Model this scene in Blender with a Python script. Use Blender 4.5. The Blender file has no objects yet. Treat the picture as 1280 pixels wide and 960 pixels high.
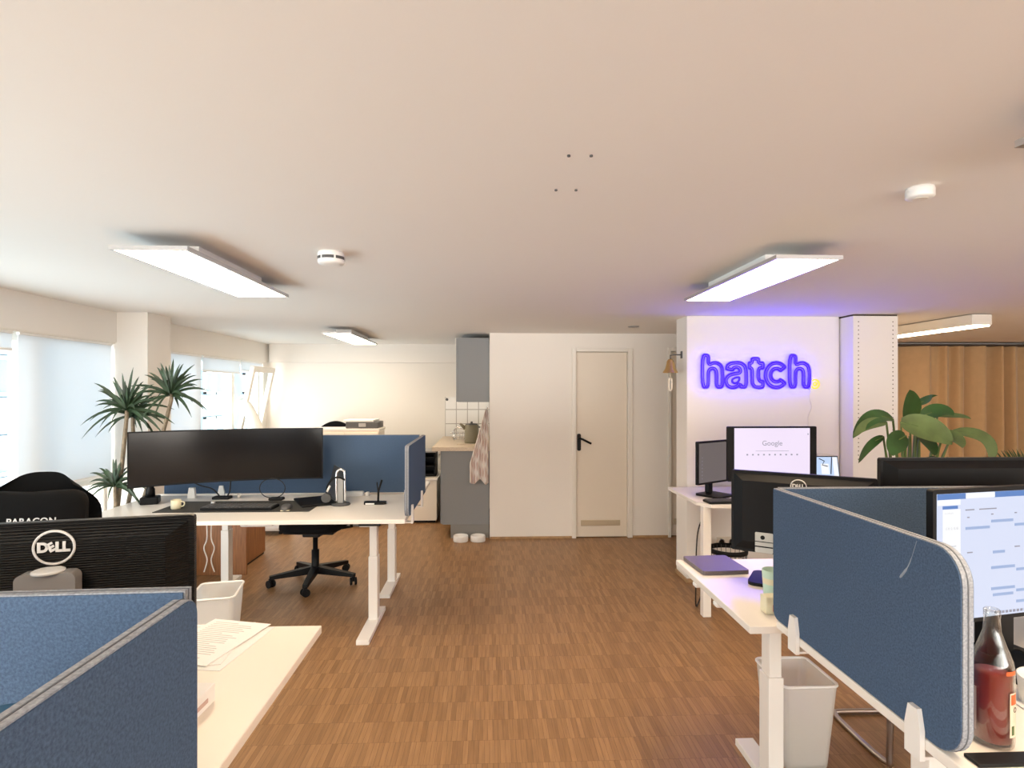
import bpy, bmesh, math, random
from mathutils import Vector, Matrix, Euler
random.seed(7)
R = math.radians
sc = bpy.context.scene
col = sc.collection

# ------------------------------------------------------------------ camera, sky, exposure
H = 1.55
FPX = 720.0
YAW = math.atan(28 / 720)
cam_d = bpy.data.cameras.new('camera')
cam_d.sensor_width = 36.0
cam_d.lens = 36.0 * FPX / 1280
cam_d.shift_y = 9 / 1280
cam_d.clip_start = 0.02
cam_d.clip_end = 300
cam = bpy.data.objects.new('camera', cam_d)
cam.location = (0, 0, H)
cam.rotation_euler = (R(90), 0, -YAW)
col.objects.link(cam)
sc.camera = cam

SKY = 0.57
world = bpy.data.worlds.new('sky')
sc.world = world
world.use_nodes = True
bg = world.node_tree.nodes['Background']
bg.inputs[1].default_value = SKY
_wt = world.node_tree                    # pale overcast sky above; brighter lower half added to lift the ceiling
_tc = _wt.nodes.new('ShaderNodeTexCoord')
_sp = _wt.nodes.new('ShaderNodeSeparateXYZ')
_rp = _wt.nodes.new('ShaderNodeValToRGB')
_ma = _wt.nodes.new('ShaderNodeMath')
_ma.operation = 'MULTIPLY_ADD'
_ma.inputs[1].default_value = .5
_ma.inputs[2].default_value = .5
_wt.links.new(_tc.outputs['Generated'], _sp.inputs[0])
_wt.links.new(_sp.outputs['Z'], _ma.inputs[0])
_wt.links.new(_ma.outputs[0], _rp.inputs[0])
_rp.color_ramp.elements[0].position = .46
_rp.color_ramp.elements[0].color = (1.85, 2.35, 2.6, 1)
_rp.color_ramp.elements[1].position = .52
_rp.color_ramp.elements[1].color = (0.60, 0.90, 1.08, 1)
_ry = _wt.nodes.new('ShaderNodeValToRGB')         # warm bright sector behind the viewer, added as fill light for the room
_my = _wt.nodes.new('ShaderNodeMath')
_my.operation = 'MULTIPLY_ADD'
_my.inputs[1].default_value = .5
_my.inputs[2].default_value = .5
_wt.links.new(_sp.outputs['Y'], _my.inputs[0])
_wt.links.new(_my.outputs[0], _ry.inputs[0])
_ry.color_ramp.elements[0].position = .10
_ry.color_ramp.elements[0].color = (1, 1, 1, 1)
_ry.color_ramp.elements[1].position = .27
_ry.color_ramp.elements[1].color = (0, 0, 0, 1)
_rs = _wt.nodes.new('ShaderNodeValToRGB')
_wt.links.new(_ma.outputs[0], _rs.inputs[0])
_rs.color_ramp.elements[0].position = .46
_rs.color_ramp.elements[0].color = (9.3, 7.8, 6.9, 1)
_rs.color_ramp.elements[1].position = .56
_rs.color_ramp.elements[1].color = (6.0, 5.3, 4.7, 1)
_mx = _wt.nodes.new('ShaderNodeMix')
_mx.data_type = 'RGBA'
_wt.links.new(_ry.outputs[0], _mx.inputs[0])
_wt.links.new(_rp.outputs[0], _mx.inputs[6])
_wt.links.new(_rs.outputs[0], _mx.inputs[7])
_wt.links.new(_mx.outputs[2], bg.inputs[0])

PANEL = 9.5                     # radiance of the ceiling panels
PANEL_COL = (1.0, 0.76, 0.50)
sc.view_settings.view_transform = 'Standard'
sc.view_settings.look = 'None'
sc.view_settings.gamma = 1.0
sc.view_settings.use_curve_mapping = False
sc.view_settings.exposure = 1.5
sc.cycles.use_denoising = True
sc.cycles.max_bounces = 12
sc.cycles.diffuse_bounces = 6
sc.cycles.transparent_max_bounces = 16
sc.cycles.sample_clamp_indirect = 6.0
sc.cycles.caustics_reflective = False
sc.cycles.caustics_refractive = False


sun_d = bpy.data.lights.new('sun', 'SUN')          # falls on the house opposite, from behind this building
sun_d.energy = 0.6
sun_d.angle = R(1)
sun_d.color = (1, .96, .9)
sun = bpy.data.objects.new('sun', sun_d)
sun.rotation_euler = (R(-12), R(52), 0)
col.objects.link(sun)


def portal(loc, rot, sx, sy):
    l = bpy.data.lights.new('sky_portal', 'AREA')
    l.shape = 'RECTANGLE'
    l.size = sx
    l.size_y = sy
    l.cycles.is_portal = True
    o = bpy.data.objects.new('sky_portal', l)
    o.location = loc
    o.rotation_euler = rot
    col.objects.link(o)


# sky light comes in through the window openings of the left wall
for (pa, pb) in ((-3.0, 4.5), (4.9, 7.5)):
    portal((-3.06, (pa + pb) / 2, 0.98), (R(90), 0, R(-90)), pb - pa, 1.9)
portal((2.3, -3.2, 1.35), (R(90), 0, 0), 9.0, 1.2)  # same for the fill window added behind the camera


# ------------------------------------------------------------------ pixel -> place helpers (1280x960 frame)
def ray(u, v):
    x = (u - 640) / FPX
    c, s = math.cos(YAW), math.sin(YAW)
    return Vector((x * c + s, c - x * s, -(v - 489) / FPX))


def at_y(u, v, Y):
    d = ray(u, v)
    return Vector((0, 0, H)) + d * (Y / d.y)


def at_x(u, v, X):
    d = ray(u, v)
    return Vector((0, 0, H)) + d * (X / d.x)


def at_z(u, v, Z):
    d = ray(u, v)
    return Vector((0, 0, H)) + d * ((Z - H) / d.z)


# ------------------------------------------------------------------ materials
def srgb(r, g, b):
    def f(c):
        c /= 255
        return c / 12.92 if c <= .04045 else ((c + .055) / 1.055) ** 2.4
    return (f(r), f(g), f(b), 1)


def nt(name):
    m = bpy.data.materials.new(name)
    m.use_nodes = True
    return m, m.node_tree, m.node_tree.nodes['Principled BSDF']


def mat(name, c, rough=.5, metal=0.0, spec=.5, var=0.0, vscale=40, bump=0.0, bscale=200, stretch=None, sheen=0):
    m, t, p = nt(name)
    p.inputs['Base Color'].default_value = c
    p.inputs['Roughness'].default_value = rough
    p.inputs['Metallic'].default_value = metal
    p.inputs['Specular IOR Level'].default_value = spec
    if sheen:
        p.inputs['Sheen Weight'].default_value = sheen
    if var or bump:
        tc = t.nodes.new('ShaderNodeTexCoord')
        mp = t.nodes.new('ShaderNodeMapping')
        t.links.new(tc.outputs['Object'], mp.inputs[0])
        if stretch:
            mp.inputs['Scale'].default_value = stretch
    if var:
        n = t.nodes.new('ShaderNodeTexNoise')
        n.inputs['Scale'].default_value = vscale
        n.inputs['Detail'].default_value = 4
        t.links.new(mp.outputs[0], n.inputs[0])
        r = t.nodes.new('ShaderNodeValToRGB')
        r.color_ramp.elements[0].position = .3
        r.color_ramp.elements[1].position = .7
        r.color_ramp.elements[0].color = tuple(max(0, x * (1 - var)) for x in c[:3]) + (1,)
        r.color_ramp.elements[1].color = tuple(min(1, x * (1 + var)) for x in c[:3]) + (1,)
        t.links.new(n.outputs[0], r.inputs[0])
        t.links.new(r.outputs[0], p.inputs['Base Color'])
    if bump:
        n2 = t.nodes.new('ShaderNodeTexNoise')
        n2.inputs['Scale'].default_value = bscale
        t.links.new(mp.outputs[0], n2.inputs[0])
        b = t.nodes.new('ShaderNodeBump')
        b.inputs['Strength'].default_value = bump
        b.inputs['Distance'].default_value = .004
        t.links.new(n2.outputs[0], b.inputs['Height'])
        t.links.new(b.outputs[0], p.inputs['Normal'])
    return m


def emit(name, c, strength, base=(0.8, 0.8, 0.8, 1)):
    m, t, p = nt(name)
    if base[0] == .02 and base[1] == .02:
        strength *= .335                  # a screen's brightness next to the lit room
    p.inputs['Base Color'].default_value = base
    p.inputs['Emission Color'].default_value = (c[0], c[1], c[2], 1)
    p.inputs['Emission Strength'].default_value = strength
    p.inputs['Roughness'].default_value = .4
    return m


def mixed_transparent(name, c, alpha, rough=.4, translucent=0.0):
    """pale see-through plastic or thin cloth"""
    m, t, p = nt(name)
    out = t.nodes['Material Output']
    p.inputs['Base Color'].default_value = c
    p.inputs['Roughness'].default_value = rough
    sh = p.outputs[0]
    if translucent:
        tr = t.nodes.new('ShaderNodeBsdfTranslucent')
        tr.inputs[0].default_value = c
        mx = t.nodes.new('ShaderNodeMixShader')
        mx.inputs[0].default_value = translucent
        t.links.new(sh, mx.inputs[1])
        t.links.new(tr.outputs[0], mx.inputs[2])
        sh = mx.outputs[0]
    if alpha < 1:
        tp = t.nodes.new('ShaderNodeBsdfTransparent')
        mx = t.nodes.new('ShaderNodeMixShader')
        mx.inputs[0].default_value = alpha
        t.links.new(tp.outputs[0], mx.inputs[1])
        t.links.new(sh, mx.inputs[2])
        sh = mx.outputs[0]
    t.links.new(sh, out.inputs[0])
    return m


def pane_mat():
    m, t, p = nt('window_glass')
    out = t.nodes['Material Output']
    tp = t.nodes.new('ShaderNodeBsdfTransparent')
    tp.inputs[0].default_value = (.93, .98, 1, 1)
    gl = t.nodes.new('ShaderNodeBsdfGlossy')
    gl.inputs['Roughness'].default_value = .02
    mx = t.nodes.new('ShaderNodeMixShader')
    mx.inputs[0].default_value = .05
    t.links.new(tp.outputs[0], mx.inputs[1])
    t.links.new(gl.outputs[0], mx.inputs[2])
    t.links.new(mx.outputs[0], out.inputs[0])
    return m


def glass_mat(name, c, rough=0.0, ior=1.45):
    m, t, p = nt(name)
    p.inputs['Base Color'].default_value = c
    p.inputs['Roughness'].default_value = rough
    p.inputs['Transmission Weight'].default_value = 1
    p.inputs['IOR'].default_value = ior
    return m


def floor_mat():
    m, t, p = nt('mosaic_parquet')
    tc = t.nodes.new('ShaderNodeTexCoord')
    br = t.nodes.new('ShaderNodeTexBrick')
    br.inputs['Scale'].default_value = 1
    br.inputs['Brick Width'].default_value = .023
    br.inputs['Row Height'].default_value = .16
    br.inputs['Mortar Size'].default_value = .0006
    br.inputs['Mortar Smooth'].default_value = .3
    br.inputs['Bias'].default_value = -.15
    br.offset = .37
    br.inputs['Color1'].default_value = srgb(161, 124, 86)
    br.inputs['Color2'].default_value = srgb(135, 101, 67)
    br.inputs['Mortar'].default_value = srgb(98, 68, 46)
    t.links.new(tc.outputs['Object'], br.inputs[0])
    mp = t.nodes.new('ShaderNodeMapping')
    mp.inputs['Scale'].default_value = (60, 4, 1)
    t.links.new(tc.outputs['Object'], mp.inputs[0])
    n = t.nodes.new('ShaderNodeTexNoise')
    n.inputs['Scale'].default_value = 1.5
    n.inputs['Detail'].default_value = 5
    t.links.new(mp.outputs[0], n.inputs[0])
    r = t.nodes.new('ShaderNodeValToRGB')
    r.color_ramp.elements[0].position = .25
    r.color_ramp.elements[0].color = (.80, .79, .78, 1)
    r.color_ramp.elements[1].position = .75
    r.color_ramp.elements[1].color = (1.14, 1.12, 1.10, 1)
    t.links.new(n.outputs[0], r.inputs[0])
    mx = t.nodes.new('ShaderNodeMix')
    mx.data_type = 'RGBA'
    mx.blend_type = 'MULTIPLY'
    mx.inputs[0].default_value = 1
    t.links.new(br.outputs[0], mx.inputs[6])
    t.links.new(r.outputs[0], mx.inputs[7])
    t.links.new(mx.outputs[2], p.inputs['Base Color'])
    p.inputs['Roughness'].default_value = .42
    p.inputs['Specular IOR Level'].default_value = .4
    return m


def grid_mat(name, c, grout, size, axis='XZ', rough=.2):
    """square tiles on an upright wall"""
    m, t, p = nt(name)
    tc = t.nodes.new('ShaderNodeTexCoord')
    sp = t.nodes.new('ShaderNodeSeparateXYZ')
    cb = t.nodes.new('ShaderNodeCombineXYZ')
    t.links.new(tc.outputs['Object'], sp.inputs[0])
    t.links.new(sp.outputs[axis[0]], cb.inputs[0])
    t.links.new(sp.outputs[axis[1]], cb.inputs[1])
    br = t.nodes.new('ShaderNodeTexBrick')
    br.offset = 0
    br.inputs['Scale'].default_value = 1
    br.inputs['Brick Width'].default_value = size[0]
    br.inputs['Row Height'].default_value = size[1]
    br.inputs['Mortar Size'].default_value = size[2]
    br.inputs['Color1'].default_value = c
    br.inputs['Color2'].default_value = c
    br.inputs['Mortar'].default_value = grout
    t.links.new(cb.outputs[0], br.inputs[0])
    t.links.new(br.outputs[0], p.inputs['Base Color'])
    p.inputs['Roughness'].default_value = rough
    return m, br


M = {}
M['paint'] = mat('white_wall_paint', (.84, .808, .76, 1), .85, spec=.2, bump=.05, bscale=90)
M['ceil'] = mat('white_ceiling_paint', (.86, .835, .80, 1), .9, spec=.1, bump=.04, bscale=60)
M['trim'] = mat('white_lacquer', (.80, .77, .71, 1), .4)
M['door'] = mat('cream_door_lacquer', (.78, .71, .61, 1), .45)
M['white_metal'] = mat('white_powder_coat', (.84, .82, .79, 1), .4)
M['table'] = mat('white_melamine', (.86, .82, .77, 1), .27)
M['birch'] = mat('pale_cream_melamine', (.86, .78, .67, 1), .35)
M['plastic'] = mat('white_plastic', (.85, .84, .82, 1), .4)
M['black'] = mat('black_plastic', (.006, .006, .007, 1), .5, spec=.22)
M['blackgl'] = mat('black_gloss', (.012, .012, .014, 1), .22)
M['mesh'] = mat('black_upholstery', (.006, .006, .0065, 1), .95, spec=.15, bump=.3, bscale=500)
M['fabric'] = mat('melange_blue_felt', (.076, .122, .205, 1), .95, spec=.1, var=.24, vscale=220, bump=.5, bscale=450)
M['edge'] = mat('light_grey_felt_edge', (.30, .32, .36, 1), .9, spec=.1, var=.25, vscale=200)
M['seam'] = mat('dark_seam', (.12, .13, .15, 1), .9)
M['alu'] = mat('brushed_aluminium', (.62, .62, .63, 1), .35, .9)
M['silver'] = mat('silver_plastic', (.42, .40, .385, 1), .4, .3)
M['chrome'] = mat('chrome', (.75, .75, .76, 1), .12, 1)
M['tube'] = mat('brushed_steel_tube', (.45, .40, .38, 1), .3, 1)
M['kitchen'] = mat('grey_cabinet_laminate', (.225, .235, .245, 1), .5)
M['worktop'] = mat('beige_worktop', (.62, .52, .40, 1), .4, var=.12, vscale=60)
M['wood'] = mat('orange_brown_veneer', (.30, .125, .045, 1), .45, var=.3, vscale=6, stretch=(14, 14, 1))
M['oak'] = mat('oak_baseboard', (.42, .26, .13, 1), .5, var=.2, vscale=20)
M['brass'] = mat('brass', (.72, .50, .22, 1), .25, 1)
M['rubber'] = mat('rubber_cable', (.014, .014, .015, 1), .6)
M['wcable'] = mat('white_cable', (.78, .74, .68, 1), .5)
M['pad'] = mat('dark_desk_mat', (.040, .040, .038, 1), .85, bump=.2, bscale=600)
M['cream'] = mat('cream_ceramic', (.70, .66, .48, 1), .3)
M['paper'] = mat('white_paper', (.88, .85, .81, 1), .8)
M['ink'] = mat('faint_grey_print', (.52, .48, .46, 1), .8)
M['leaf'] = mat('deep_green_leaf', (.032, .085, .022, 1), .35, var=.4, vscale=6)
M['leaf2'] = mat('light_green_leaf', (.092, .135, .045, 1), .4, var=.35, vscale=8)
M['leaf_d'] = mat('dark_spiky_leaf', (.028, .055, .026, 1), .45, var=.4, vscale=12)
M['stem'] = mat('grey_brown_stem', (.20, .16, .11, 1), .8, var=.3, vscale=40)
M['gstem'] = mat('green_stalk', (.09, .14, .035, 1), .5)
M['soil'] = mat('dark_soil', (.03, .02, .014, 1), 1)
M['pot'] = mat('white_pot', (.75, .73, .70, 1), .5)
M['glass'] = pane_mat()
M['blind'] = mixed_transparent('white_blind_cloth', (.84, .87, .90, 1), 1.0, .9, .45)
M['bin'] = mixed_transparent('frosted_bin_plastic', (.88, .87, .84, 1), .58, .35, .35)
M['laptop'] = mat('mauve_grey_lid', (.140, .118, .130, 1), .4, .2)
M['khaki'] = mat('olive_enamel', (.17, .15, .095, 1), .4)
M['mint'] = mat('mint_plastic', (.50, .68, .58, 1), .45)
M['socket'] = mat('ivory_socket', (.72, .66, .56, 1), .4)
M['navy'] = mat('teal_blue_plastic', (.015, .085, .17, 1), .35)
M['panel'] = emit('lit_panel_diffuser', PANEL_COL, PANEL)
M['neon'] = emit('blue_neon_tube', (.0045, .0, 1.0), 4.6, (.02, .01, .3, 1))
M['neon_y'] = emit('yellow_neon_tube', (1.0, .70, .03), .30, (.5, .4, .05, 1))
M['acryl'] = mat('clear_back_plate', (.8, .8, .85, 1), .2)
M['floor'] = floor_mat()
M['tile'], _ = grid_mat('white_wall_tile', (.82, .81, .79, 1), (.42, .40, .37, 1), (.146, .187, .006))
M['brick'], _b = grid_mat('white_painted_brick', (.78, .80, .80, 1), (.60, .62, .64, 1), (.25, .085, .012), 'YZ', .9)
_b.offset = .5
M['facade'] = mat('blue_grey_render', (.24, .33, .42, 1), .9, var=.12, vscale=.7)
M['fglass'] = mat('reflecting_window_glass', (.30, .40, .44, 1), .08, 0, .8)
M['curtain'] = mat('golden_brown_velvet', (.56, .37, .19, 1), .7, var=.04, vscale=14, sheen=.5)
M['rail'] = mat('dark_curtain_rail', (.05, .035, .025, 1), .6)
M['screenoff'] = mat('dark_screen_glass', (.006, .005, .005, 1), .15, 0, .45)
M['dimscreen'] = emit('dim_screen', (.26, .215, .21), .55, (.02, .02, .02, 1))
M['lilac'] = emit('bright_lilac_page', (.92, .80, 1.0), 1.0, (.02, .02, .02, 1))
M['ui_bg'] = emit('pale_blue_page', (.70, .77, .98), .98, (.02, .02, .02, 1))
M['ui_bar'] = emit('blue_title_bar', (.06, .22, .62), .9, (.02, .02, .02, 1))
M['ui_white'] = emit('white_page_field', (.95, .97, 1.0), 1.0, (.02, .02, .02, 1))
M['ui_ev'] = emit('light_blue_entry', (.36, .50, .80), .9, (.02, .02, .02, 1))
M['ui_dk'] = emit('blue_grey_entry', (.26, .36, .58), .9, (.02, .02, .02, 1))
M['ui_tx'] = emit('grey_page_text', (.36, .36, .44), .8, (.02, .02, .02, 1))
M['ui_pic'] = emit('sky_picture', (.55, .72, 1.0), 1.0, (.02, .02, .02, 1))
M['ui_ink'] = emit('dark_picture_lines', (.02, .03, .08), .5, (.02, .02, .02, 1))
M['red'] = mixed_transparent('red_drink', (.34, .014, .006, 1), .93, .45, .35)
def thin_glass(name):
    m, t, p = nt(name)
    out = t.nodes['Material Output']
    tp = t.nodes.new('ShaderNodeBsdfTransparent')
    tp.inputs[0].default_value = (.96, .97, .96, 1)
    gl = t.nodes.new('ShaderNodeBsdfGlossy')
    gl.inputs['Roughness'].default_value = .05
    lw = t.nodes.new('ShaderNodeLayerWeight')
    lw.inputs[0].default_value = .25
    mx = t.nodes.new('ShaderNodeMixShader')
    t.links.new(lw.outputs['Facing'], mx.inputs[0])
    t.links.new(tp.outputs[0], mx.inputs[1])
    t.links.new(gl.outputs[0], mx.inputs[2])
    t.links.new(mx.outputs[0], out.inputs[0])
    return m


M['clear'] = thin_glass('bottle_glass')
M['label'] = mat('bottle_label_paper', (.78, .62, .48, 1), .6)
M['orange'] = mat('orange_print', (.62, .12, .03, 1), .6)
M['grey'] = mat('mid_grey_plastic', (.30, .30, .30, 1), .5)
M['dkgrey'] = mat('dark_grey_plastic', (.075, .075, .078, 1), .5)
M['ridge'] = None


def ridge_mat():
    m, t, p = nt('ridged_black_shell')
    p.inputs['Base Color'].default_value = (.004, .0035, .0035, 1)
    p.inputs['Roughness'].default_value = .45
    p.inputs['Specular IOR Level'].default_value = .22
    tc = t.nodes.new('ShaderNodeTexCoord')
    w = t.nodes.new('ShaderNodeTexWave')
    w.bands_direction = 'Z'
    w.inputs['Scale'].default_value = 60
    t.links.new(tc.outputs['Object'], w.inputs[0])
    b = t.nodes.new('ShaderNodeBump')
    b.inputs['Strength'].default_value = .6
    b.inputs['Distance'].default_value = .003
    t.links.new(w.outputs[1], b.inputs['Height'])
    t.links.new(b.outputs[0], p.inputs['Normal'])
    return m


M['ridge'] = ridge_mat()


def stripes_mat():
    m, t, p = nt('striped_tea_towel')
    tc = t.nodes.new('ShaderNodeTexCoord')
    outs = []
    for d, s in (('X', 11.0), ('DIAGONAL', 4.0)):
        w = t.nodes.new('ShaderNodeTexWave')
        w.bands_direction = d
        w.inputs['Scale'].default_value = s
        w.inputs['Distortion'].default_value = 2.2
        t.links.new(tc.outputs['Object'], w.inputs[0])
        outs.append(w.outputs[1])
    mth = t.nodes.new('ShaderNodeMath')
    mth.operation = 'MULTIPLY'
    t.links.new(outs[0], mth.inputs[0])
    t.links.new(outs[1], mth.inputs[1])
    r = t.nodes.new('ShaderNodeValToRGB')
    r.color_ramp.elements[0].position = .0
    r.color_ramp.elements[0].color = (.80, .76, .72, 1)
    r.color_ramp.elements[1].position = .55
    r.color_ramp.elements[1].color = (.60, .47, .43, 1)
    t.links.new(mth.outputs[0], r.inputs[0])
    t.links.new(r.outputs[0], p.inputs['Base Color'])
    p.inputs['Roughness'].default_value = .95
    return m


M['towel'] = stripes_mat()


# ------------------------------------------------------------------ objects
def tag(o, label=None, cat=None, group=None, kind=None):
    if label:
        o['label'] = label
    if cat:
        o['category'] = cat
    if group:
        o['group'] = group
    if kind:
        o['kind'] = kind
    return o


def thing(name, label, cat, loc=(0, 0, 0), rz=0, group=None, rx=0):
    o = bpy.data.objects.new(name, None)
    o.empty_display_size = .05
    o.location = loc
    o.rotation_euler = (rx, 0, rz)
    col.objects.link(o)
    return tag(o, label, cat, group)


def wmat(o):
    m = o.matrix_parent_inverse @ Matrix.LocRotScale(o.location, o.rotation_euler, o.scale)
    return wmat(o.parent) @ m if o.parent else Matrix.LocRotScale(o.location, o.rotation_euler, o.scale)


def copy_tree(o, parent=None):
    c = o.copy()
    col.objects.link(c)
    if parent:
        c.parent = parent
    for ch in list(o.children):
        copy_tree(ch, c)
    return c


class MB:
    def __init__(s):
        s.bm = bmesh.new()

    def _xf(s, verts, mx):
        if mx is not None:
            bmesh.ops.transform(s.bm, matrix=mx, verts=verts)

    def box(s, x0, x1, y0, y1, z0, z1, bev=0.0, mx=None, seg=2):
        x0, x1 = min(x0, x1), max(x0, x1)
        y0, y1 = min(y0, y1), max(y0, y1)
        z0, z1 = min(z0, z1), max(z0, z1)
        m = Matrix.LocRotScale(((x0 + x1) / 2, (y0 + y1) / 2, (z0 + z1) / 2), None, (x1 - x0, y1 - y0, z1 - z0))
        r = bmesh.ops.create_cube(s.bm, size=1, matrix=m)
        vs = r['verts']
        if bev > 0:
            bev = min(bev, .45 * min(x1 - x0, y1 - y0, z1 - z0))
            es = list({e for v in vs for e in v.link_edges})
            r2 = bmesh.ops.bevel(s.bm, geom=es, offset=bev, segments=seg, affect='EDGES', profile=.5)
            vs = list({v for f in r2['faces'] for v in f.verts} | {v for v in vs if v.is_valid})
        s._xf(vs, mx)
        return s

    def prism(s, poly, axis, a0, a1, mx=None):
        def P(p, a):
            return {'x': (a, p[0], p[1]), 'y': (p[0], a, p[1]), 'z': (p[0], p[1], a)}[axis]
        A = [s.bm.verts.new(P(p, a0)) for p in poly]
        B = [s.bm.verts.new(P(p, a1)) for p in poly]
        n = len(poly)
        s.bm.faces.new(A)
        s.bm.faces.new(B[::-1])
        for i in range(n):
            s.bm.faces.new((A[i], B[i], B[(i + 1) % n], A[(i + 1) % n]))
        s._xf(A + B, mx)
        return s

    def frustum(s, p4a, p4b):
        A = [s.bm.verts.new(p) for p in p4a]
        B = [s.bm.verts.new(p) for p in p4b]
        n = len(A)
        s.bm.faces.new(A)
        s.bm.faces.new(B[::-1])
        for i in range(n):
            s.bm.faces.new((A[i], B[i], B[(i + 1) % n], A[(i + 1) % n]))
        return s

    def tube(s, pts, r, n=8, closed=False, mx=None):
        pts = [Vector(p) for p in pts]
        rs = r if isinstance(r, (list, tuple)) else [r] * len(pts)
        rings = []
        up = None
        N = len(pts)
        for i, p in enumerate(pts):
            if closed:
                t = pts[(i + 1) % N] - pts[i - 1]
            else:
                t = pts[min(i + 1, N - 1)] - pts[max(i - 1, 0)]
            t.normalize()
            if up is None:
                up = t.orthogonal().normalized()
            up = (up - t * up.dot(t))
            up = up.normalized() if up.length > 1e-6 else t.orthogonal().normalized()
            b = t.cross(up)
            rings.append([s.bm.verts.new(p + (up * math.cos(2 * math.pi * k / n) + b * math.sin(2 * math.pi * k / n)) * rs[i]) for k in range(n)])
        rng = range(N) if closed else range(N - 1)
        for i in rng:
            a, b = rings[i], rings[(i + 1) % N]
            for k in range(n):
                f = s.bm.faces.new((a[k], a[(k + 1) % n], b[(k + 1) % n], b[k]))
                f.smooth = True
        if not closed:
            s.bm.faces.new(rings[0][::-1])
            s.bm.faces.new(rings[-1])
        s._xf([v for q in rings for v in q], mx)
        return s

    def lathe(s, prof, c=(0, 0, 0), n=32, cap0=True, cap1=True, mx=None):
        rings = []
        for (r, z) in prof:
            rings.append([s.bm.verts.new((c[0] + r * math.cos(2 * math.pi * k / n), c[1] + r * math.sin(2 * math.pi * k / n), c[2] + z)) for k in range(n)])
        for a, b in zip(rings, rings[1:]):
            for k in range(n):
                f = s.bm.faces.new((a[k], a[(k + 1) % n], b[(k + 1) % n], b[k]))
                f.smooth = True
        if cap0:
            s.bm.faces.new(rings[0][::-1])
        if cap1:
            s.bm.faces.new(rings[-1])
        s._xf([v for q in rings for v in q], mx)
        return s

    def grid(s, f, nu, nv, smooth=True, mx=None):
        V = [[s.bm.verts.new(f(i / nu, j / nv)) for j in range(nv + 1)] for i in range(nu + 1)]
        for i in range(nu):
            for j in range(nv):
                q = s.bm.faces.new((V[i][j], V[i + 1][j], V[i + 1][j + 1], V[i][j + 1]))
                q.smooth = smooth
        s._xf([v for r in V for v in r], mx)
        return s

    def ellipsoid(s, c, r, p=2.0, nu=32, nv=20, mx=None):
        def sg(x, e):
            return math.copysign(abs(x) ** e, x)
        e = 2 / p

        def f(i, j):
            a = 2 * math.pi * i
            b = math.pi * (j - .5)
            return (c[0] + r[0] * sg(math.cos(b), e) * sg(math.cos(a), e), c[1] + r[1] * sg(math.cos(b), e) * sg(math.sin(a), e), c[2] + r[2] * sg(math.sin(b), e))
        return s.grid(f, nu, nv, mx=mx)

    def text(s, body, size, mx, extrude=.001, offset=0.0, align='CENTER', bevel=None, spacing=1.0, shear=0.0):
        cu = bpy.data.curves.new('t', 'FONT')
        cu.body = body
        cu.size = size
        cu.align_x = align
        cu.align_y = 'CENTER' if align == 'CENTER' else 'BOTTOM_BASELINE'
        cu.space_character = spacing
        cu.offset = offset
        cu.shear = shear
        if bevel:
            cu.fill_mode = 'NONE'
            cu.bevel_depth = bevel
            cu.bevel_resolution = 2
        else:
            cu.extrude = extrude
        o = bpy.data.objects.new('t', cu)
        col.objects.link(o)
        dg = bpy.context.evaluated_depsgraph_get()
        me = bpy.data.meshes.new_from_object(o.evaluated_get(dg))
        bpy.data.objects.remove(o)
        me.transform(mx)
        s.bm.from_mesh(me)
        bpy.data.meshes.remove(me)
        return s

    def build(s, name, m, parent=None, smooth=False, world=False):
        me = bpy.data.meshes.new(name)
        bmesh.ops.remove_doubles(s.bm, verts=s.bm.verts, dist=1e-6)
        bmesh.ops.recalc_face_normals(s.bm, faces=s.bm.faces)
        s.bm.to_mesh(me)
        s.bm.free()
        if smooth:
            for p in me.polygons:
                p.use_smooth = True
        me.materials.append(m)
        o = bpy.data.objects.new(name, me)
        col.objects.link(o)
        if parent:
            o.parent = parent
            if world:
                o.matrix_parent_inverse = wmat(parent).inverted()
        return o


def rr(x0, x1, z0, z1, rad, n=8):
    """rounded rectangle outline; rad = (bottom-left, bottom-right, top-right, top-left)"""
    if not isinstance(rad, (tuple, list)):
        rad = (rad,) * 4
    out = []
    for (cx, cz, r, a0) in ((x0, z0, rad[0], 180), (x1, z0, rad[1], 270), (x1, z1, rad[2], 0), (x0, z1, rad[3], 90)):
        sx = 1 if cx == x0 else -1
        sz = 1 if cz == z0 else -1
        if r <= 1e-6:
            out.append((cx, cz))
            continue
        for k in range(n + 1):
            a = R(a0 + 90 * k / n)
            out.append((cx + sx * r + r * math.cos(a), cz + sz * r + r * math.sin(a)))
    return out


def bez(p0, p1, p2, n=10):
    p0, p1, p2 = Vector(p0), Vector(p1), Vector(p2)
    return [p0 * (1 - t) ** 2 + p1 * 2 * t * (1 - t) + p2 * t * t for t in [i / n for i in range(n + 1)]]


def smooth_path(pts, n=6):
    pts = [Vector(p) for p in pts]
    out = []
    for i in range(len(pts) - 1):
        p0 = pts[max(i - 1, 0)]
        p1, p2 = pts[i], pts[i + 1]
        p3 = pts[min(i + 2, len(pts) - 1)]
        for k in range(n):
            t = k / n
            out.append(.5 * ((2 * p1) + (p2 - p0) * t + (2 * p0 - 5 * p1 + 4 * p2 - p3) * t * t + (3 * p1 - p0 - 3 * p2 + p3) * t ** 3))
    out.append(pts[-1])
    return out


def struct(name, mb, m, label=None):
    return tag(mb.build(name, m), label, None, None, 'structure')


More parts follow.
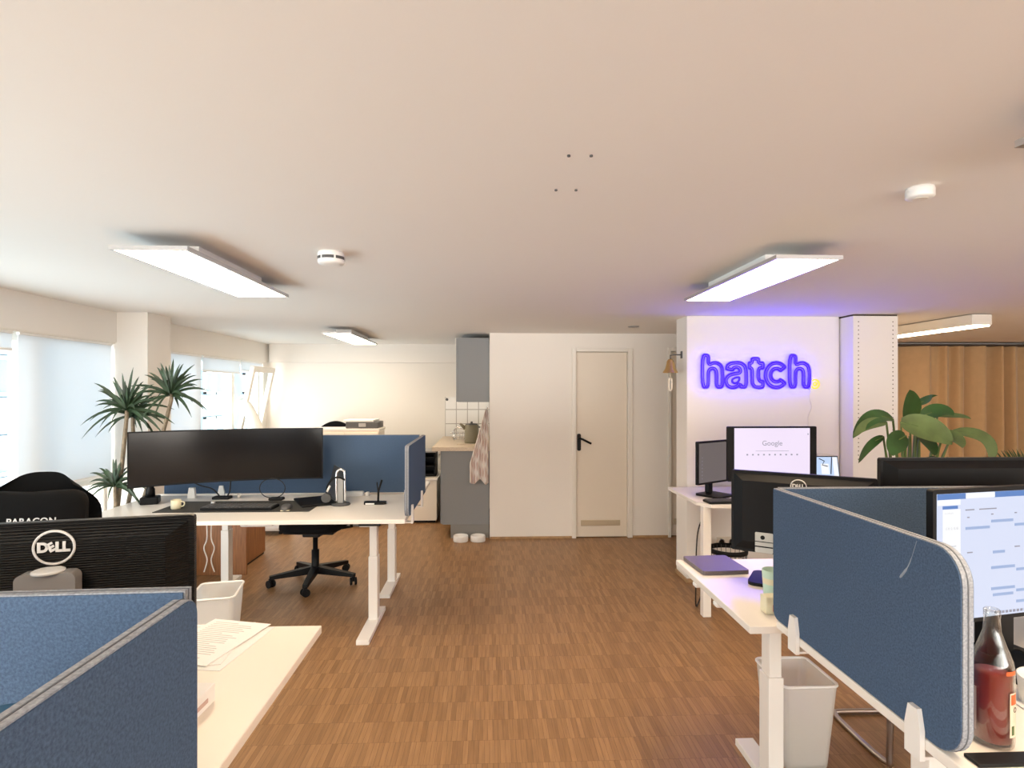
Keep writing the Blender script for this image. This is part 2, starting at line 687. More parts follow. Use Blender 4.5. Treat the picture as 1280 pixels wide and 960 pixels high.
# ------------------------------------------------------------------ the room
CZ = 2.16
DW = 6.05                                    # face of the wall with the doors
RW = 7.62                                    # rear wall of the kitchen bay
struct('floor', MB().box(-3.1, 7.8, -3.2, 8.0, -.08, 0), M['floor'])
struct('ceiling', MB().box(-3.1, 7.8, -3.2, 8.0, CZ, CZ + .08), M['ceil'])
struct('wall_behind', MB().box(-3.1, 7.8, -3.2, -3.06, 0, .70).box(-3.1, 7.8, -3.2, -3.06, 2.0, CZ).box(-3.1, -2.4, -3.2, -3.06, .70, 2.0).box(7.0, 7.8, -3.2, -3.06, .70, 2.0), M['paint'])
struct('wall_right', MB().box(7.66, 7.8, -3.06, 8.0, 0, CZ), M['paint'])
w = MB().box(-3.1, 0, RW, 8.0, 0, CZ)
w.box(-2.83, 0, 7.52, RW, 1.925, CZ)           # beam over the rear wall
struct('wall_rear', w, M['paint'])
w = MB()
DX0, DX1, DZ = .868, 1.512, 2.003
w.box(0, DX0, DW, DW + .14, 0, CZ)
w.box(DX0, DX1, DW, DW + .14, DZ, CZ)
w.box(DX1, 1.892, DW, DW + .14, 0, CZ)
w.box(1.892, 2.56, DW, DW + .14, 2.013, CZ)
w.box(2.56, 3.2, DW, DW + .14, 0, CZ)
w.box(0, .12, DW + .14, 8.0, 0, CZ)            # kitchen side
w.box(.12, 3.2, DW + .5, DW + .6, 0, CZ)
struct('wall_center', w, M['paint'])
w = MB().box(1.6, 2.862, 4.615, 4.876, 0, CZ)
w.box(2.862, 3.1, 4.66, 7.4, 0, CZ)
struct('wall_sign', w, M['paint'])
struct('wall_alcove', MB().box(3.1, 7.66, 7.12, 7.4, 0, CZ), M['paint'])
# perforated pillar cladding
pil = struct('trim_1', MB().box(2.875, 3.238, 4.45, 4.655, 0, CZ - .014), M['paint'])
d = MB()
for k in range(34):
    zz = 2.10 - k * .033
    for xx in (2.918, 3.198):
        d.prism([(xx + .005 * math.cos(a * .785), zz + .005 * math.sin(a * .785)) for a in range(8)], 'y', 4.449, 4.452)
d.build('perforation', mat('shadowed_hole', (.20, .17, .14, 1), .9), pil)
MB().box(2.878, 3.235, 4.455, 4.65, CZ - .016, CZ - .001).build('shadow_gap', M['rail'], pil)
# left wall: beam above the windows, column, low end pier
w = MB().box(-3.1, -2.875, -3.06, RW, 1.925, CZ)
w.box(-3.1, -2.642, 4.56, 4.885, 0, CZ)
w.box(-3.1, -2.90, 7.50, RW, 0, 1.925)
w.box(-3.1, -2.92, -3.06, -2.9, 0, 1.925)
struct('wall_left', w, M['paint'])


def window(idx, y0, y1, mull, transom=.90, skip=None):
    root = thing('window_%d' % idx, None, None, (-3.0, (y0 + y1) / 2, 0))
    tag(root, kind='structure')
    f = MB()
    f.box(-3.05, -2.95, y0, y1, 1.865, 1.925)
    f.box(-3.05, -2.95, y0, y1, 0, .06)
    ys = [y0] + mull + [y1]
    for i, yy in enumerate(ys):
        a = .03 if i in (0, len(ys) - 1) else .04
        f.box(-3.045, -2.955, max(y0, yy - a), min(y1, yy + a), .06, 1.865, .004)
    for a, b in zip(ys, ys[1:]):
        f.box(-3.04, -2.95, a + .03, b - .03, transom - .045, transom + .03, .004)
    f.build('window_frame', M['trim'], root, world=True)
    for i, (a, b) in enumerate(zip(ys, ys[1:])):
        if skip != i:
            MB().box(-3.006, -2.998, a + .035, b - .035, transom + .03, 1.865).build('window_pane', M['glass'], root, world=True)
        MB().box(-3.006, -2.998, a + .035, b - .035, .06, transom - .045).build('window_pane', M['glass'], root, world=True)
    return root


window(1, 2.30, 4.56, [3.80])
window(2, 4.885, 7.5, [5.86, 6.76], skip=2)
window(3, .3, 2.30, [1.3])
window(4, -2.9, .3, [-1.3])
wr = thing('window_5', None, None, (2.3, -3.13, .7))  # unseen wide window, added behind the camera for soft front light
tag(wr, kind='structure')
wf = MB()
wf.box(-2.4, 7.0, -3.16, -3.10, .70, .76)
wf.box(-2.4, 7.0, -3.16, -3.10, 1.94, 2.0)
for k in range(6):
    wf.box(-2.4 + 1.88 * k - (.0 if k == 0 else .04), -2.4 + 1.88 * k + (.0 if k == 5 else .04), -3.16, -3.10, .76, 1.94)
wf.build('window_frame', M['trim'], wr, world=True)
for k in range(5):
    MB().box(-2.36 + 1.88 * k, -2.36 + 1.88 * k + 1.80, -3.132, -3.128, .76, 1.94).build('window_pane', M['glass'], wr, world=True)

# tilted-in sash of the rear window
ts = thing('window_sash', 'window sash tilted inwards beside the white hose', 'window', (-2.94, 7.12, .935), 0)
ts.rotation_euler = (0, R(12), 0)
tf = MB()
for (a, b, c_, d_) in ((-.33, -.265, 0, .93), (.265, .33, 0, .93), (-.265, .265, 0, .065), (-.265, .265, .865, .93)):
    tf.box(-.025, .025, a, b, c_, d_, .004)
tf.build('sash_frame', M['trim'], ts)
MB().box(-.003, .003, -.265, .265, .065, .865).build('pane', M['glass'], ts)
hd = MB().box(.025, .05, -.31, -.285, .42, .50, .004)
hd.tube([(.05, -.297, .46), (.062, -.297, .46), (.062, -.297, .34)], .008)
hd.build('handle', M['chrome'], ts)

# doors
dr = thing('door_1', None, None, (1.19, DW, 0))
tag(dr, kind='structure')
f = MB()
f.box(.868, .912, DW - .018, DW + .10, 0, 2.003, .004)
f.box(1.460, 1.512, DW - .018, DW + .10, 0, 2.003, .004)
f.box(.912, 1.460, DW - .018, DW + .10, 1.966, 2.003, .004)
f.build('door_frame', M['trim'], dr, world=True)
leaf = MB().box(.915, 1.457, DW + .015, DW + .055, .008, 1.963, .003).build('door_leaf', M['door'], dr, world=True)
hx = .945
h = MB().prism(rr(hx - .02, hx + .02, .92, 1.10, .016), 'y', DW + .006, DW + .0155)
h.tube([(hx, DW + .01, 1.055), (hx, DW - .045, 1.055), (hx + .03, DW - .05, 1.045), (hx + .12, DW - .05, 1.0)], .011)
h.build('door_handle', M['black'], leaf, world=True)
v = MB().box(.965, 1.385, DW + .008, DW + .0155, .125, .185, .003)
for k in range(5):
    v.box(.972, 1.378, DW + .003, DW + .009, .132 + k * .011, .137 + k * .011)
v.build('vent_grille', mat('beige_vent', (.56, .47, .34, 1), .6), leaf, world=True)
dr2 = thing('door_2', None, None, (2.2, DW, 0))
tag(dr2, kind='structure')
f = MB()
f.box(1.892, 1.925, DW - .018, DW + .10, 0, 2.013, .004)
f.box(2.52, 2.56, DW - .018, DW + .10, 0, 2.013, .004)
f.box(1.925, 2.52, DW - .018, DW + .10, 1.975, 2.013, .004)
f.build('door_frame', M['trim'], dr2, world=True)
leaf = MB().box(1.928, 2.517, DW + .04, DW + .08, .008, 1.972, .003).build('door_leaf', M['door'], dr2, world=True)
v = MB().box(1.965, 2.38, DW + .03, DW + .0405, .125, .19, .003)
v.build('vent_grille', mat('beige_vent_louvre', (.52, .44, .32, 1), .6), leaf, world=True)
struct('baseboard_center', MB().box(0.004, .866, DW - .012, DW, 0, .022).box(1.514, 1.89, DW - .012, DW, 0, .022), M['oak'])
struct('baseboard_sign', MB().box(1.588, 1.6, 4.615, 4.876, 0, .03).box(1.588, 2.87, 4.603, 4.615, 0, .03), M['oak'])
# kitchen tiles
struct('trim_2', MB().box(-.585, -.002, RW - .012, RW, .90, 1.475), M['tile'])

# ceiling details
for u, vv, lab in ((711, 194, 'far one of two'), (739, 194, ''), (695, 237, ''), (720, 237, '')):
    p = at_z(u, vv, CZ)
    o = MB().lathe([(.0045, 0), (.0045, -.004), (.002, -.005)], (p.x, p.y, CZ), 10).build('screw_plug', M['dkgrey'])
    tag(o, 'tiny dark screw plug, one of four in the bare ceiling centre', 'screw', 'dark plugs in the ceiling centre')
p = at_z(792, 408, CZ)
o = MB().lathe([(.055, 0), (.05, -.006), (.045, -.006), (.04, .0), (.01, -.004)], (p.x, p.y, CZ), 24).build('ceiling_outlet', M['grey'])
tag(o, 'small round grey ceiling outlet above the cream door', 'outlet')


def luminaire(label, x0, x1, y0, y1, zb=2.09, th=.016, lit=True):
    t = thing('ceiling_panel_light', label, 'ceiling light', ((x0 + x1) / 2, (y0 + y1) / 2, CZ), 0, 'slim ceiling panel lights')
    w_, l_ = (x1 - x0) / 2, (y1 - y0) / 2
    b = zb - CZ
    fr = MB()
    e = .012
    fr.box(-w_, -w_ + e, -l_, l_, b, b + th)
    fr.box(w_ - e, w_, -l_, l_, b, b + th)
    fr.box(-w_ + e, w_ - e, -l_, -l_ + e, b, b + th)
    fr.box(-w_ + e, w_ - e, l_ - e, l_, b, b + th)
    fr.box(-w_ + e, w_ - e, -l_ + e, l_ - e, b + .008, b + th)
    fr.build('frame', M['alu'], t)
    MB().box(-w_ + e, w_ - e, -l_ + e, l_ - e, b + .002, b + .0075).build('diffuser', M['panel'], t)
    MB().box(-w_ * .55, w_ * .55, -l_ * .6, l_ * .6, b + th, -.001).build('mounting_box', M['white_metal'], t)
    return t


luminaire('lit panel light over the ultrawide monitor desk', -1.45, -1.155, 2.25, 3.36)
luminaire('lit panel light in front of the glowing wall sign', 1.165, 1.445, 2.30, 3.41)
luminaire('smallest-looking lit panel light, towards the kitchen bay', -1.575, -1.30, 5.48, 6.75)
luminaire('panel light cut off by the upper right picture edge', 1.165, 1.445, .12, 1.235)
luminaire('added fill panel light behind the viewer, over the near blue dividers', -1.45, -1.155, -1.2, -.09)  # unseen lamp, added to light the room from the front
luminaire('added fill panel light out of view, on the side of the curtain', 4.0, 4.28, .12, 1.235)  # another unseen panel added for fill
t = thing('linear_ceiling_light', 'deep box ceiling light in front of the golden curtain', 'ceiling light', (3.85, 5.2, CZ))
MB().box(3.77, 3.93, 4.36, 6.2, 2.068, CZ - .008, .002).build('housing', M['trim'], t, world=True)
MB().box(3.78, 3.92, 4.37, 6.19, 2.060, 2.068).build('diffuser', emit('lit_box_diffuser', PANEL_COL, PANEL * 1.2), t, world=True)


def detector(label, u, v, r, band):
    hk = 1 if band else .6
    p = at_z(u, v, 2.13 if band else 2.143)
    t = thing('smoke_detector', label, 'smoke detector', (p.x, p.y, CZ))
    MB().lathe([(r * .95, 0), (r, -.012 * hk), (r, -.045 * hk), (r * .93, -.052 * hk), (r * .5, -.055 * hk)], (0, 0, 0), 40).build('housing', M['plastic'], t)
    if band:
        b = MB()
        for k in range(6):
            a0, a1 = R(k * 60 + 4), R(k * 60 + 56)
            f_ = lambda i, j: ((r + .0012) * math.cos(a0 + (a1 - a0) * i), (r + .0012) * math.sin(a0 + (a1 - a0) * i), -.022 - .013 * j)
            b.grid(f_, 8, 1)
        b.build('slot', M['dkgrey'], t)
    else:
        MB().lathe([(r * .55, -.0555 * hk), (r * .5, -.058 * hk)], (0, 0, 0), 24).build('cap', M['trim'], t)


detector('white round smoke detector with dark slots near the ultrawide monitor', 414, 324, .057, True)
detector('plain white smoke detector on the ceiling above the curtain side', 1150, 242, .038, False)

# ------------------------------------------------------------------ outside the windows
nb = thing('apartment_building', 'blue grey building with white brick panels seen through the windows', 'building', (-16.2, 28, -9))
MB().box(-17.2, -16, 8, 60, -9, 14).build('facade', M['facade'], nb, world=True)
for k in range(-1, 8):
    yc = 18.7 + 5.13 * k
    for r_ in range(-3, 4):
        z0 = 1.39 + 2.62 * r_
        fw = MB()
        y0, y1, z1 = yc - 1.25, yc + 1.25, z0 + 1.32
        for (a, b, c_, d_) in ((y0, y1, z0, z0 + .12), (y0, y1, z1 - .12, z1), (y0, y0 + .14, z0, z1), (y1 - .14, y1, z0, z1), (yc - .08, yc + .08, z0, z1)):
            fw.box(-16.0, -15.86, a, b, c_, d_)
        fr = fw.build('window_frame', M['trim'], nb, world=True)
        MB().box(-16.0, -15.95, y0 + .12, y1 - .12, z0 + .1, z1 - .1).build('window_pane', M['fglass'], fr, world=True)
        MB().box(-16.0, -15.9, y0 - .3, y1 + .3, z0 - 1.24, z0 - .06).build('brick_panel', M['brick'], nb, world=True)

# ------------------------------------------------------------------ blinds
BX = -2.905


def panel_blind(label, y0, y1, z0, z1, group='white blinds in the windows'):
    t = thing('panel_blind', label, 'blind', (BX, (y0 + y1) / 2, z1), 0, group)
    MB().box(-.0015, .0015, -(y1 - y0) / 2, (y1 - y0) / 2, z0 - z1, 0).build('cloth', M['blind'], t)
    MB().box(-.007, .007, -(y1 - y0) / 2, (y1 - y0) / 2, z0 - z1 - .004, z0 - z1 + .012, .002).build('bottom_bar', M['plastic'], t)
    MB().box(-.012, .012, -(y1 - y0) / 2, (y1 - y0) / 2, 0, .02, .003).build('top_bar', M['plastic'], t)
    return t


panel_blind('large white blind hanging full length behind the spiky plant', 3.665, 4.54, .915, 1.90)
panel_blind('white blind between the column and the open rear window', 4.90, 5.92, .50, 1.895)
panel_blind('blind pulled high over the window showing the house opposite', 5.95, 6.82, 1.755, 1.895)
panel_blind('shortened blind above the tilted window sash', 6.85, 7.48, 1.79, 1.895)
panel_blind('white blind rolled high at the left picture edge', 2.80, 3.62, 1.80, 1.90)
panel_blind('white blind hanging beside the viewer', .35, 1.5, .915, 1.90)
rl = MB().box(-2.925, -2.88, 2.76, 4.555, 1.915, 1.94, .003)
struct('trim_3', rl, M['trim'])
struct('trim_4', MB().box(-2.925, -2.88, 4.89, 7.49, 1.912, 1.937, .003), M['trim'])

# exhaust hose through the tilted window
hose = MB()
pts = smooth_path([at_y(303, 505, 6.95), at_y(309, 510, 6.8), at_y(320, 532, 6.6), at_y(330, 560, 6.45), at_y(336, 600, 6.4)], 14)
hose.tube(pts, [.062 + .006 * (i % 2) for i in range(len(pts))], 16)
hs = thing('exhaust_hose', 'thick white hose hanging in the gap of the tilted window', 'hose', pts[-1])
hose.build('hose', M['blind'] if False else mat('white_hose', (.78, .77, .72, 1), .7), hs, world=True)
ring = MB().tube([pts[0] + (pts[0] - pts[1]).normalized() * .0, pts[0] + (pts[0] - pts[1]).normalized() * .03], .075, 20)
ring.build('end_collar', M['plastic'], hs, world=True)
ac = thing('air_conditioner', 'white portable air conditioner at the foot of the hose', 'air conditioner', (pts[-1].x, 6.45, 0))
MB().box(-.2, .2, -.18, .18, .04, .80, .04).build('housing', M['plastic'], ac)
for sx in (-1, 1):
    MB().box(sx * .15 - .02, sx * .15 + .02, -.12, .12, 0, .045, .006).build('caster', M['black'], ac)

# ------------------------------------------------------------------ desks
DT = .026


def desk(label, x0, x1, y0, y1, z, legs, ly, fy0, fy1, top='table', clips=(), group='white height-adjustable desks'):
    xc, yc = (x0 + x1) / 2, (y0 + y1) / 2
    t = thing('desk', label, 'desk', (xc, yc, 0), 0, group)
    MB().box(x0, x1, y0, y1, z - DT, z, .003).build('tabletop', M[top], t, world=True)
    for lx in legs:
        l = MB().box(lx - .03, lx + .03, ly - .04, ly + .04, .03, z * .58, .003)
        l.box(lx - .024, lx + .024, ly - .034, ly + .034, z * .58, z - DT - .04, .003)
        l.box(lx - .032, lx + .032, max(y0 + .05, ly - .3), min(y1 - .05, ly + .3), z - DT - .04, z - DT)
        lo = l.build('leg', M['white_metal'], t, world=True)
        MB().box(lx - .04, lx + .04, fy0, fy1, .0, .03, .003).build('foot', M['white_metal'], lo, world=True)
    if len(legs) > 1:
        MB().box(min(legs) + .03, max(legs) - .03, ly - .02, ly + .02, z - DT - .04, z - DT - .002).build('crossbar', M['white_metal'], t, world=True)
    for p in clips:
        MB().box(p[0] - .018, p[0] + .02, p[1] - .02, p[1] + .02, z - DT - .018, z - DT, .005).build('cable_clip', M['plastic'], t, world=True)
    return t


dA = desk('white desk carrying the ultrawide monitor and the dark mat', -2.50, -.512, 3.50, 4.37, .775, (-2.24, -.775), 3.90, 3.545, 4.11)
cp = MB().box(-.79, -.66, 3.502, 3.56, .735, .748, .004)
cp.build('control_panel', M['black'], dA, world=True)
tr = MB().box(-1.56, -1.36, 3.66, 3.9, .70, .748, .01)
tr.build('cable_tray', M['plastic'], dA, world=True)
dB = desk('white desk behind the divider with the black task chair pushed under', -2.50, -.512, 4.43, 4.99, .775, (-2.09, -.785), 4.67, 4.34, 4.855)
dC = desk('cream desk with the printed sheets, in front of the ultrawide desk', -2.35, -.555, 1.04, 1.93, .775, (-2.1, -.85), 1.5, 1.2, 1.8, 'birch')
dC1 = desk('nearest desk behind the blue side divider, mostly hidden', -2.35, -.555, .12, .885, .775, (-2.1, -.85), .5, .25, .8, 'birch')
dE = desk('white desk with the closed mauve laptop in front of the sign wall', .889, 2.30, 1.935, 2.72, .745, (1.115, 2.1), 2.24, 1.985, 2.485, 'table', ((.905, 2.47), (.905, 2.24)))
dD = desk('white desk with the red drink bottle and the calendar screen', .970, 2.45, 1.10, 1.915, .775, (1.16, 2.2), 1.48, 1.2, 1.75)


# ------------------------------------------------------------------ felt dividers
def divider(label, axis, a0, a1, c, z0, z1, rad, t=.028, clips=(), group='blue felt desk dividers', rz=0.0, clip_side=-1, cat='divider'):
    """axis 'x': runs along x at y = c ; axis 'y': runs along y at x = c"""
    mid = ((a0 + a1) / 2, c, z0) if axis == 'x' else (c, (a0 + a1) / 2, z0)
    o = thing('desk_divider', label, cat, mid, rz, group)
    L = (a1 - a0) / 2
    hgt = z1 - z0
    ax = 'y' if axis == 'x' else 'x'
    MB().prism(rr(-L, L, 0, hgt, rad), ax, -t / 2, t / 2).build('felt_panel', M['fabric'], o)
    e = .0025
    MB().prism(rr(-L - e, L + e, -e, hgt + e, [r + e if r else 0 for r in rad]), ax, -t * .40, t * .40).build('edge_trim', M['edge'], o)
    e2 = .0035
    MB().prism(rr(-L - e2, L + e2, -e2, hgt + e2, [r + e2 if r else 0 for r in rad]), ax, -.0012, .0012).build('seam', M['seam'], o)
    for p in clips:
        q = p - (a0 + a1) / 2
        b = MB()
        h0, h1 = -.054, .058
        w0, w1 = .024, .014
        prof = [(q - w0, h0), (q + w0, h0), (q + w0, .012), (q + w1, h1), (q - w1, h1), (q - w0, .012)]
        s1 = clip_side * (t / 2 + .001)
        b.prism(prof, ax, s1, s1 + clip_side * .012)
        b.prism([(q - w0 + .001, h0 + .002), (q + w0 - .001, h0 + .002), (q + w0 - .001, h0 + .009), (q - w0 + .001, h0 + .009)], ax, s1 - clip_side * .06, s1 + clip_side * .011)
        b.build('clip', M['plastic'], o)
    return o


r7 = .06
divider('blue divider across the back of the ultrawide monitor desk', 'x', -2.42, -.535, 4.40, .787, 1.217, (0, 0, 0, 0), clips=(-2.0, -.62), clip_side=-1)
divider('short blue side divider at the end of the ultrawide monitor desk', 'y', 3.50, 4.385, -.50, .787, 1.217, (r7, 0, 0, .03), clips=(3.60, 4.10), clip_side=1)
divider('dark blue divider in front of the monitor with round white logo', 'x', -1.95, -.506, .957, .787, 1.217, (0, 0, 0, 0), rz=R(2.2), clips=(-1.6,), clip_side=-1)
divider('closest blue side divider, dark face beside the printed sheets', 'y', .22, .958, -.49, .787, 1.217, (r7, .03, .03, r7), clips=(.4,), clip_side=1)
divider('grey-looking divider behind the calendar screen', 'x', 1.0, 2.30, 1.947, .787, 1.215, (0, 0, 0, 0))
divider('broad steel blue side divider with a pale scuff', 'y', 1.15, 1.935, .984, .779, 1.215, (r7 + .01, .03, 0, r7 + .01), clips=(1.27, 1.79), clip_side=-1)
# pale scuff on the steel blue divider
sd = [o for o in col.objects if o.name.startswith('desk_divider')][-1]
q0, q1, q2 = at_x(1146, 676, .9695), at_x(1136, 706, .9695), at_x(1125, 722, .9695)
sf = MB()
sf.tube(smooth_path([q0, q1, q2]), [.0005] * 5 + [.0012] * 3 + [.003] * 4 + [.001], 6)
sf.build('scuff', mat('pale_scuff', (.28, .33, .40, 1), .9), sd, world=True)

# ------------------------------------------------------------------ monitors
def logo(mb, r, y, z0=0, x0=0, flip=True):
    """round ring with slanted-E lettering, facing +y"""
    mx = Matrix.Translation((x0, y, z0)) @ Matrix.Rotation(math.pi, 4, 'Z') @ Matrix.Rotation(R(90), 4, 'X')
    ring = [Vector((r * math.cos(2 * math.pi * k / 40), r * .93 * math.sin(2 * math.pi * k / 40), 0)) for k in range(40)]
    mb.tube(ring, r * .075, 6, closed=True, mx=mx)
    s = r * .74
    mb.text('D', s, mx @ Matrix.Translation((-r * .55, 0, 0)), .001, s * .055)
    mb.text('E', s * .9, mx @ Matrix.Translation((-r * .14, 0, 0)) @ Matrix.Rotation(R(28), 4, 'Z'), .001, s * .05)
    mb.text('L', s, mx @ Matrix.Translation((r * .24, 0, 0)), .001, s * .055)
    mb.text('L', s, mx @ Matrix.Translation((r * .58, 0, 0)), .001, s * .055)


def monitor(label, loc, rz, w, h, zb, screen, back='black', t=.045, bez=.012, neck=True, group=None, nw=.05, neck_mat='black', base=(.24, .18), neck_y=.05, side=None):
    """local: screen faces -y, base at z = 0, lower edge of the panel at zb"""
    o = thing('monitor', label, 'monitor', loc, rz, group)
    hw = w / 2
    s_ = side or bez
    hs_ = MB()
    hs_.prism(rr(-hw, hw, zb, zb + h, .008, 4), 'y', -.008, .012)
    hs_.frustum([(-hw + .012, .012, zb + .012), (hw - .012, .012, zb + .012), (hw - .012, .012, zb + h - .012), (-hw + .012, .012, zb + h - .012)],
                [(-hw + .05, t, zb + .05), (hw - .05, t, zb + .05), (hw - .05, t, zb + h - .04), (-hw + .05, t, zb + h - .04)])
    hs_.build('housing', M[back], o)
    scr = MB().box(-hw + s_, hw - s_, -.0095, -.008, zb + bez, zb + h - bez).build('screen', M[screen], o)
    if neck:
        n = MB()
        n.prism(rr(-nw, nw, .012, zb + h * .55, .018), 'y', neck_y, neck_y + .035)
        n.build('stand_neck', M[neck_mat], o)
        b = MB()
        b.prism(rr(-base[0] / 2, base[0] / 2, -base[1] * .55, base[1] * .45 + neck_y, .03), 'z', 0, .014)
        b.build('stand_base', M[neck_mat], o)
    return o, scr


# big monitor with the round logo, seen from behind, on the cream desk
m1, _ = monitor('black monitor back with round white logo above the dark divider', (-1.012, 1.40, .775), R(180) + R(0), .53, .32, .167, 'screenoff', 'ridge', neck=False)
m1.location = (-.950, 1.325, .775)
m1.rotation_euler[2] = R(5.5) 
lg = MB()
m1.rotation_euler[2] = R(180 + 13)
logo(lg, .038, .047, .438, -.001)
lg.build('logo', M['silver'] if False else mat('pale_logo', (.70, .68, .66, 1), .35), m1)
nk = MB().prism(rr(-.055, .055, .012, .392, .014), 'y', .052, .085)
nko = nk.build('stand_neck', M['silver'], m1)
MB().lathe([(.030, 0), (.030, .004), (.026, .006)], (0, .0685, .391), 28).build('cap', M['plastic'], nko)
MB().prism(rr(-.13, .13, -.08, .12, .03), 'z', 0, .014).build('stand_base', M['silver'], m1)

# 49 inch curved monitor
uw = thing('ultrawide_monitor', 'very wide curved black monitor on the white desk', 'monitor', (-1.80, 4.10, .775), R(19))
Rc, hw, zb, hh = 1.8, .60, .146, .365


def arc(dy, z):
    def f(i):
        x = -hw + 2 * hw * i
        return x, -(math.sqrt(Rc * Rc) - math.sqrt(Rc * Rc - x * x)) + dy
    return f


NU = 36
body = MB()
prof = [(-.006, zb), (-.006, zb + hh), (.014, zb + hh), (.035, zb + hh - .05), (.035, zb + .05), (.014, zb)]
rows = []
for i in range(NU + 1):
    x = -hw + 2 * hw * i / NU
    cy = -(Rc - math.sqrt(Rc * Rc - x * x))
    rows.append([body.bm.verts.new((x, cy + a, b)) for a, b in prof])
for a, b in zip(rows, rows[1:]):
    for k in range(6):
        body.bm.faces.new((a[k], a[(k + 1) % 6], b[(k + 1) % 6], b[k]))
body.bm.faces.new(rows[0][::-1])
body.bm.faces.new(rows[-1])
body.build('housing', M['black'], uw)


def scrf(i, j):
    x = (-hw + .008) + (2 * hw - .016) * i
    cy = -(Rc - math.sqrt(Rc * Rc - x * x))
    return (x, cy - .0075, zb + .012 + (hh - .02) * j)


MB().grid(scrf, NU, 2).build('screen', M['screenoff'], uw)
arm = MB()
arm.box(-.575, -.465, .09, .20, 0, .05, .008)
arm.lathe([(.03, .05), (.028, .1), (.022, .11), (.022, .32)], (-.52, .145, 0), 20)
arm.tube([(-.52, .145, .31), (-.25, .17, .32), (0, .12, .33), (0, .035, .33)], .018, 10)
arm.box(-.06, .06, .03, .05, .27, .39, .006)
arm.build('monitor_arm', M['black'], uw)

# calendar screen on the bottle desk
m3, s3 = monitor('bright screen showing a calendar beside the red drink bottle', (0, 0, .775), 0, .62, .365, .146, 'ui_bg', 'black', base=(.22, .18))
pL, pR = Vector((1.181, 1.50)), Vector((1.586, 1.58))
ang = math.atan2(pR.y - pL.y, pR.x - pL.x)
cx = pL + (pR - pL).normalized() * .31
m3.location = (cx.x, cx.y, .775)
m3.rotation_euler[2] = ang
ui = MB()
zt = .146 + .365
sx0, sx1 = -.31 + .012, .31 - .012
Y0 = -.0105


def uibox(mb, u0, u1, v0, v1):
    """u, v in fractions of the picture, v from the top"""
    wd, hg = sx1 - sx0, .365 - .024
    mb.box(sx0 + u0 * wd, sx0 + u1 * wd, Y0, -.0095, zt - .012 - v1 * hg, zt - .012 - v0 * hg)


b = MB()
uibox(b, 0, .16, 0, .045)
uibox(b, .33, 1, 0, .045)
uibox(b, .03, .115, .095, .12)
b.build('title_bar', M['ui_bar'], s3)
b = MB()
uibox(b, .16, .33, .003, .043)
uibox(b, .0, .13, .045, .09)
uibox(b, .03, .13, .125, 1)
b.build('page_field', M['ui_white'], s3)
for (u0, v0, w_) in ((.16, .27, .14), (.31, .225, .13), (.45, .265, .13), (.59, .38, .18), (.31, .60, .14), (.46, .63, .12), (.31, .77, .14), (.32, .82, .12), (.46, .80, .12),
                     (.59, .76, .22), (.46, .89, .13), (.32, .475, .07), (.80, .3, .12), (.80, .55, .14)):
    b = MB()
    uibox(b, u0, u0 + w_, v0, v0 + .022)
    b.build('calendar_entry', M['ui_ev'], s3)
b = MB()
for k in range(5):
    uibox(b, .043 + k * .016, .053 + k * .016, .265, .285)
for (u0, v0, w_) in ((.16, .13, .05), (.24, .13, .10), (.62, .13, .09), (.17, .19, .012), (.31, .175, .012), (.45, .175, .012), (.60, .17, .012), (.17, .47, .03), (.45, .45, .03), (.61, .44, .02),
                     (.04, .15, .05), (.045, .41, .06), (.045, .46, .06), (.045, .51, .03)):
    uibox(b, u0, u0 + w_, v0, v0 + .009)
for k in range(22):
    uibox(b, .33 + k * .022, .343 + k * .022, .965, .985)
b.build('page_text', M['ui_tx'], s3)

# monitors on the mauve-laptop desk
m4, _ = monitor('slanted black monitor back with round logo behind the steel blue divider', (0, 0, .745), 0, .545, .35, .11, 'screenoff', 'black', neck=False, t=.04)
pL, pR = Vector((1.085, 2.50)), Vector((1.513, 2.22))
c4 = (pL + pR) / 2
m4.location = (c4.x, c4.y, .745)
m4.rotation_euler[2] = math.atan2(pR.y - pL.y, pR.x - pL.x) + math.pi
lg = MB()
logo(lg, .029, .042, .412, .004)
lg.build('logo', M['silver'] if False else mat('pale_ring_logo', (.72, .70, .68, 1), .35), m4)
nk = MB().prism(rr(-.055, .055, .012, .30, .014), 'y', .045, .075)
nk.build('stand_neck', M['black'], m4)
MB().prism(rr(-.13, .19, -.06, .13, .03), 'z', 0, .014).build('stand_base', M['black'], m4)
pt = MB().prism(rr(.10, .17, .12, .205, .004), 'y', .043, .048)
pt.build('port_panel', mat('pale_port_panel', (.58, .58, .56, 1), .4), m4)
b = MB()
b.box(.10, .17, .0475, .0495, .143, .148)
b.box(.10, .17, .0475, .0495, .165, .168)
b.tube([(.14, .0475, .185), (.14, .0505, .185)], .009, 10)
b.build('port', M['black'], m4)
m5, _ = monitor('wide black monitor back rising behind the calendar screen', (1.80, 2.28, .745), R(180), .62, .37, .165, 'screenoff', 'black', nw=.03)
m5.location = (at_y(1098, 587, 2.28).x + .31, 2.28, .745)
m5.location.z = .745

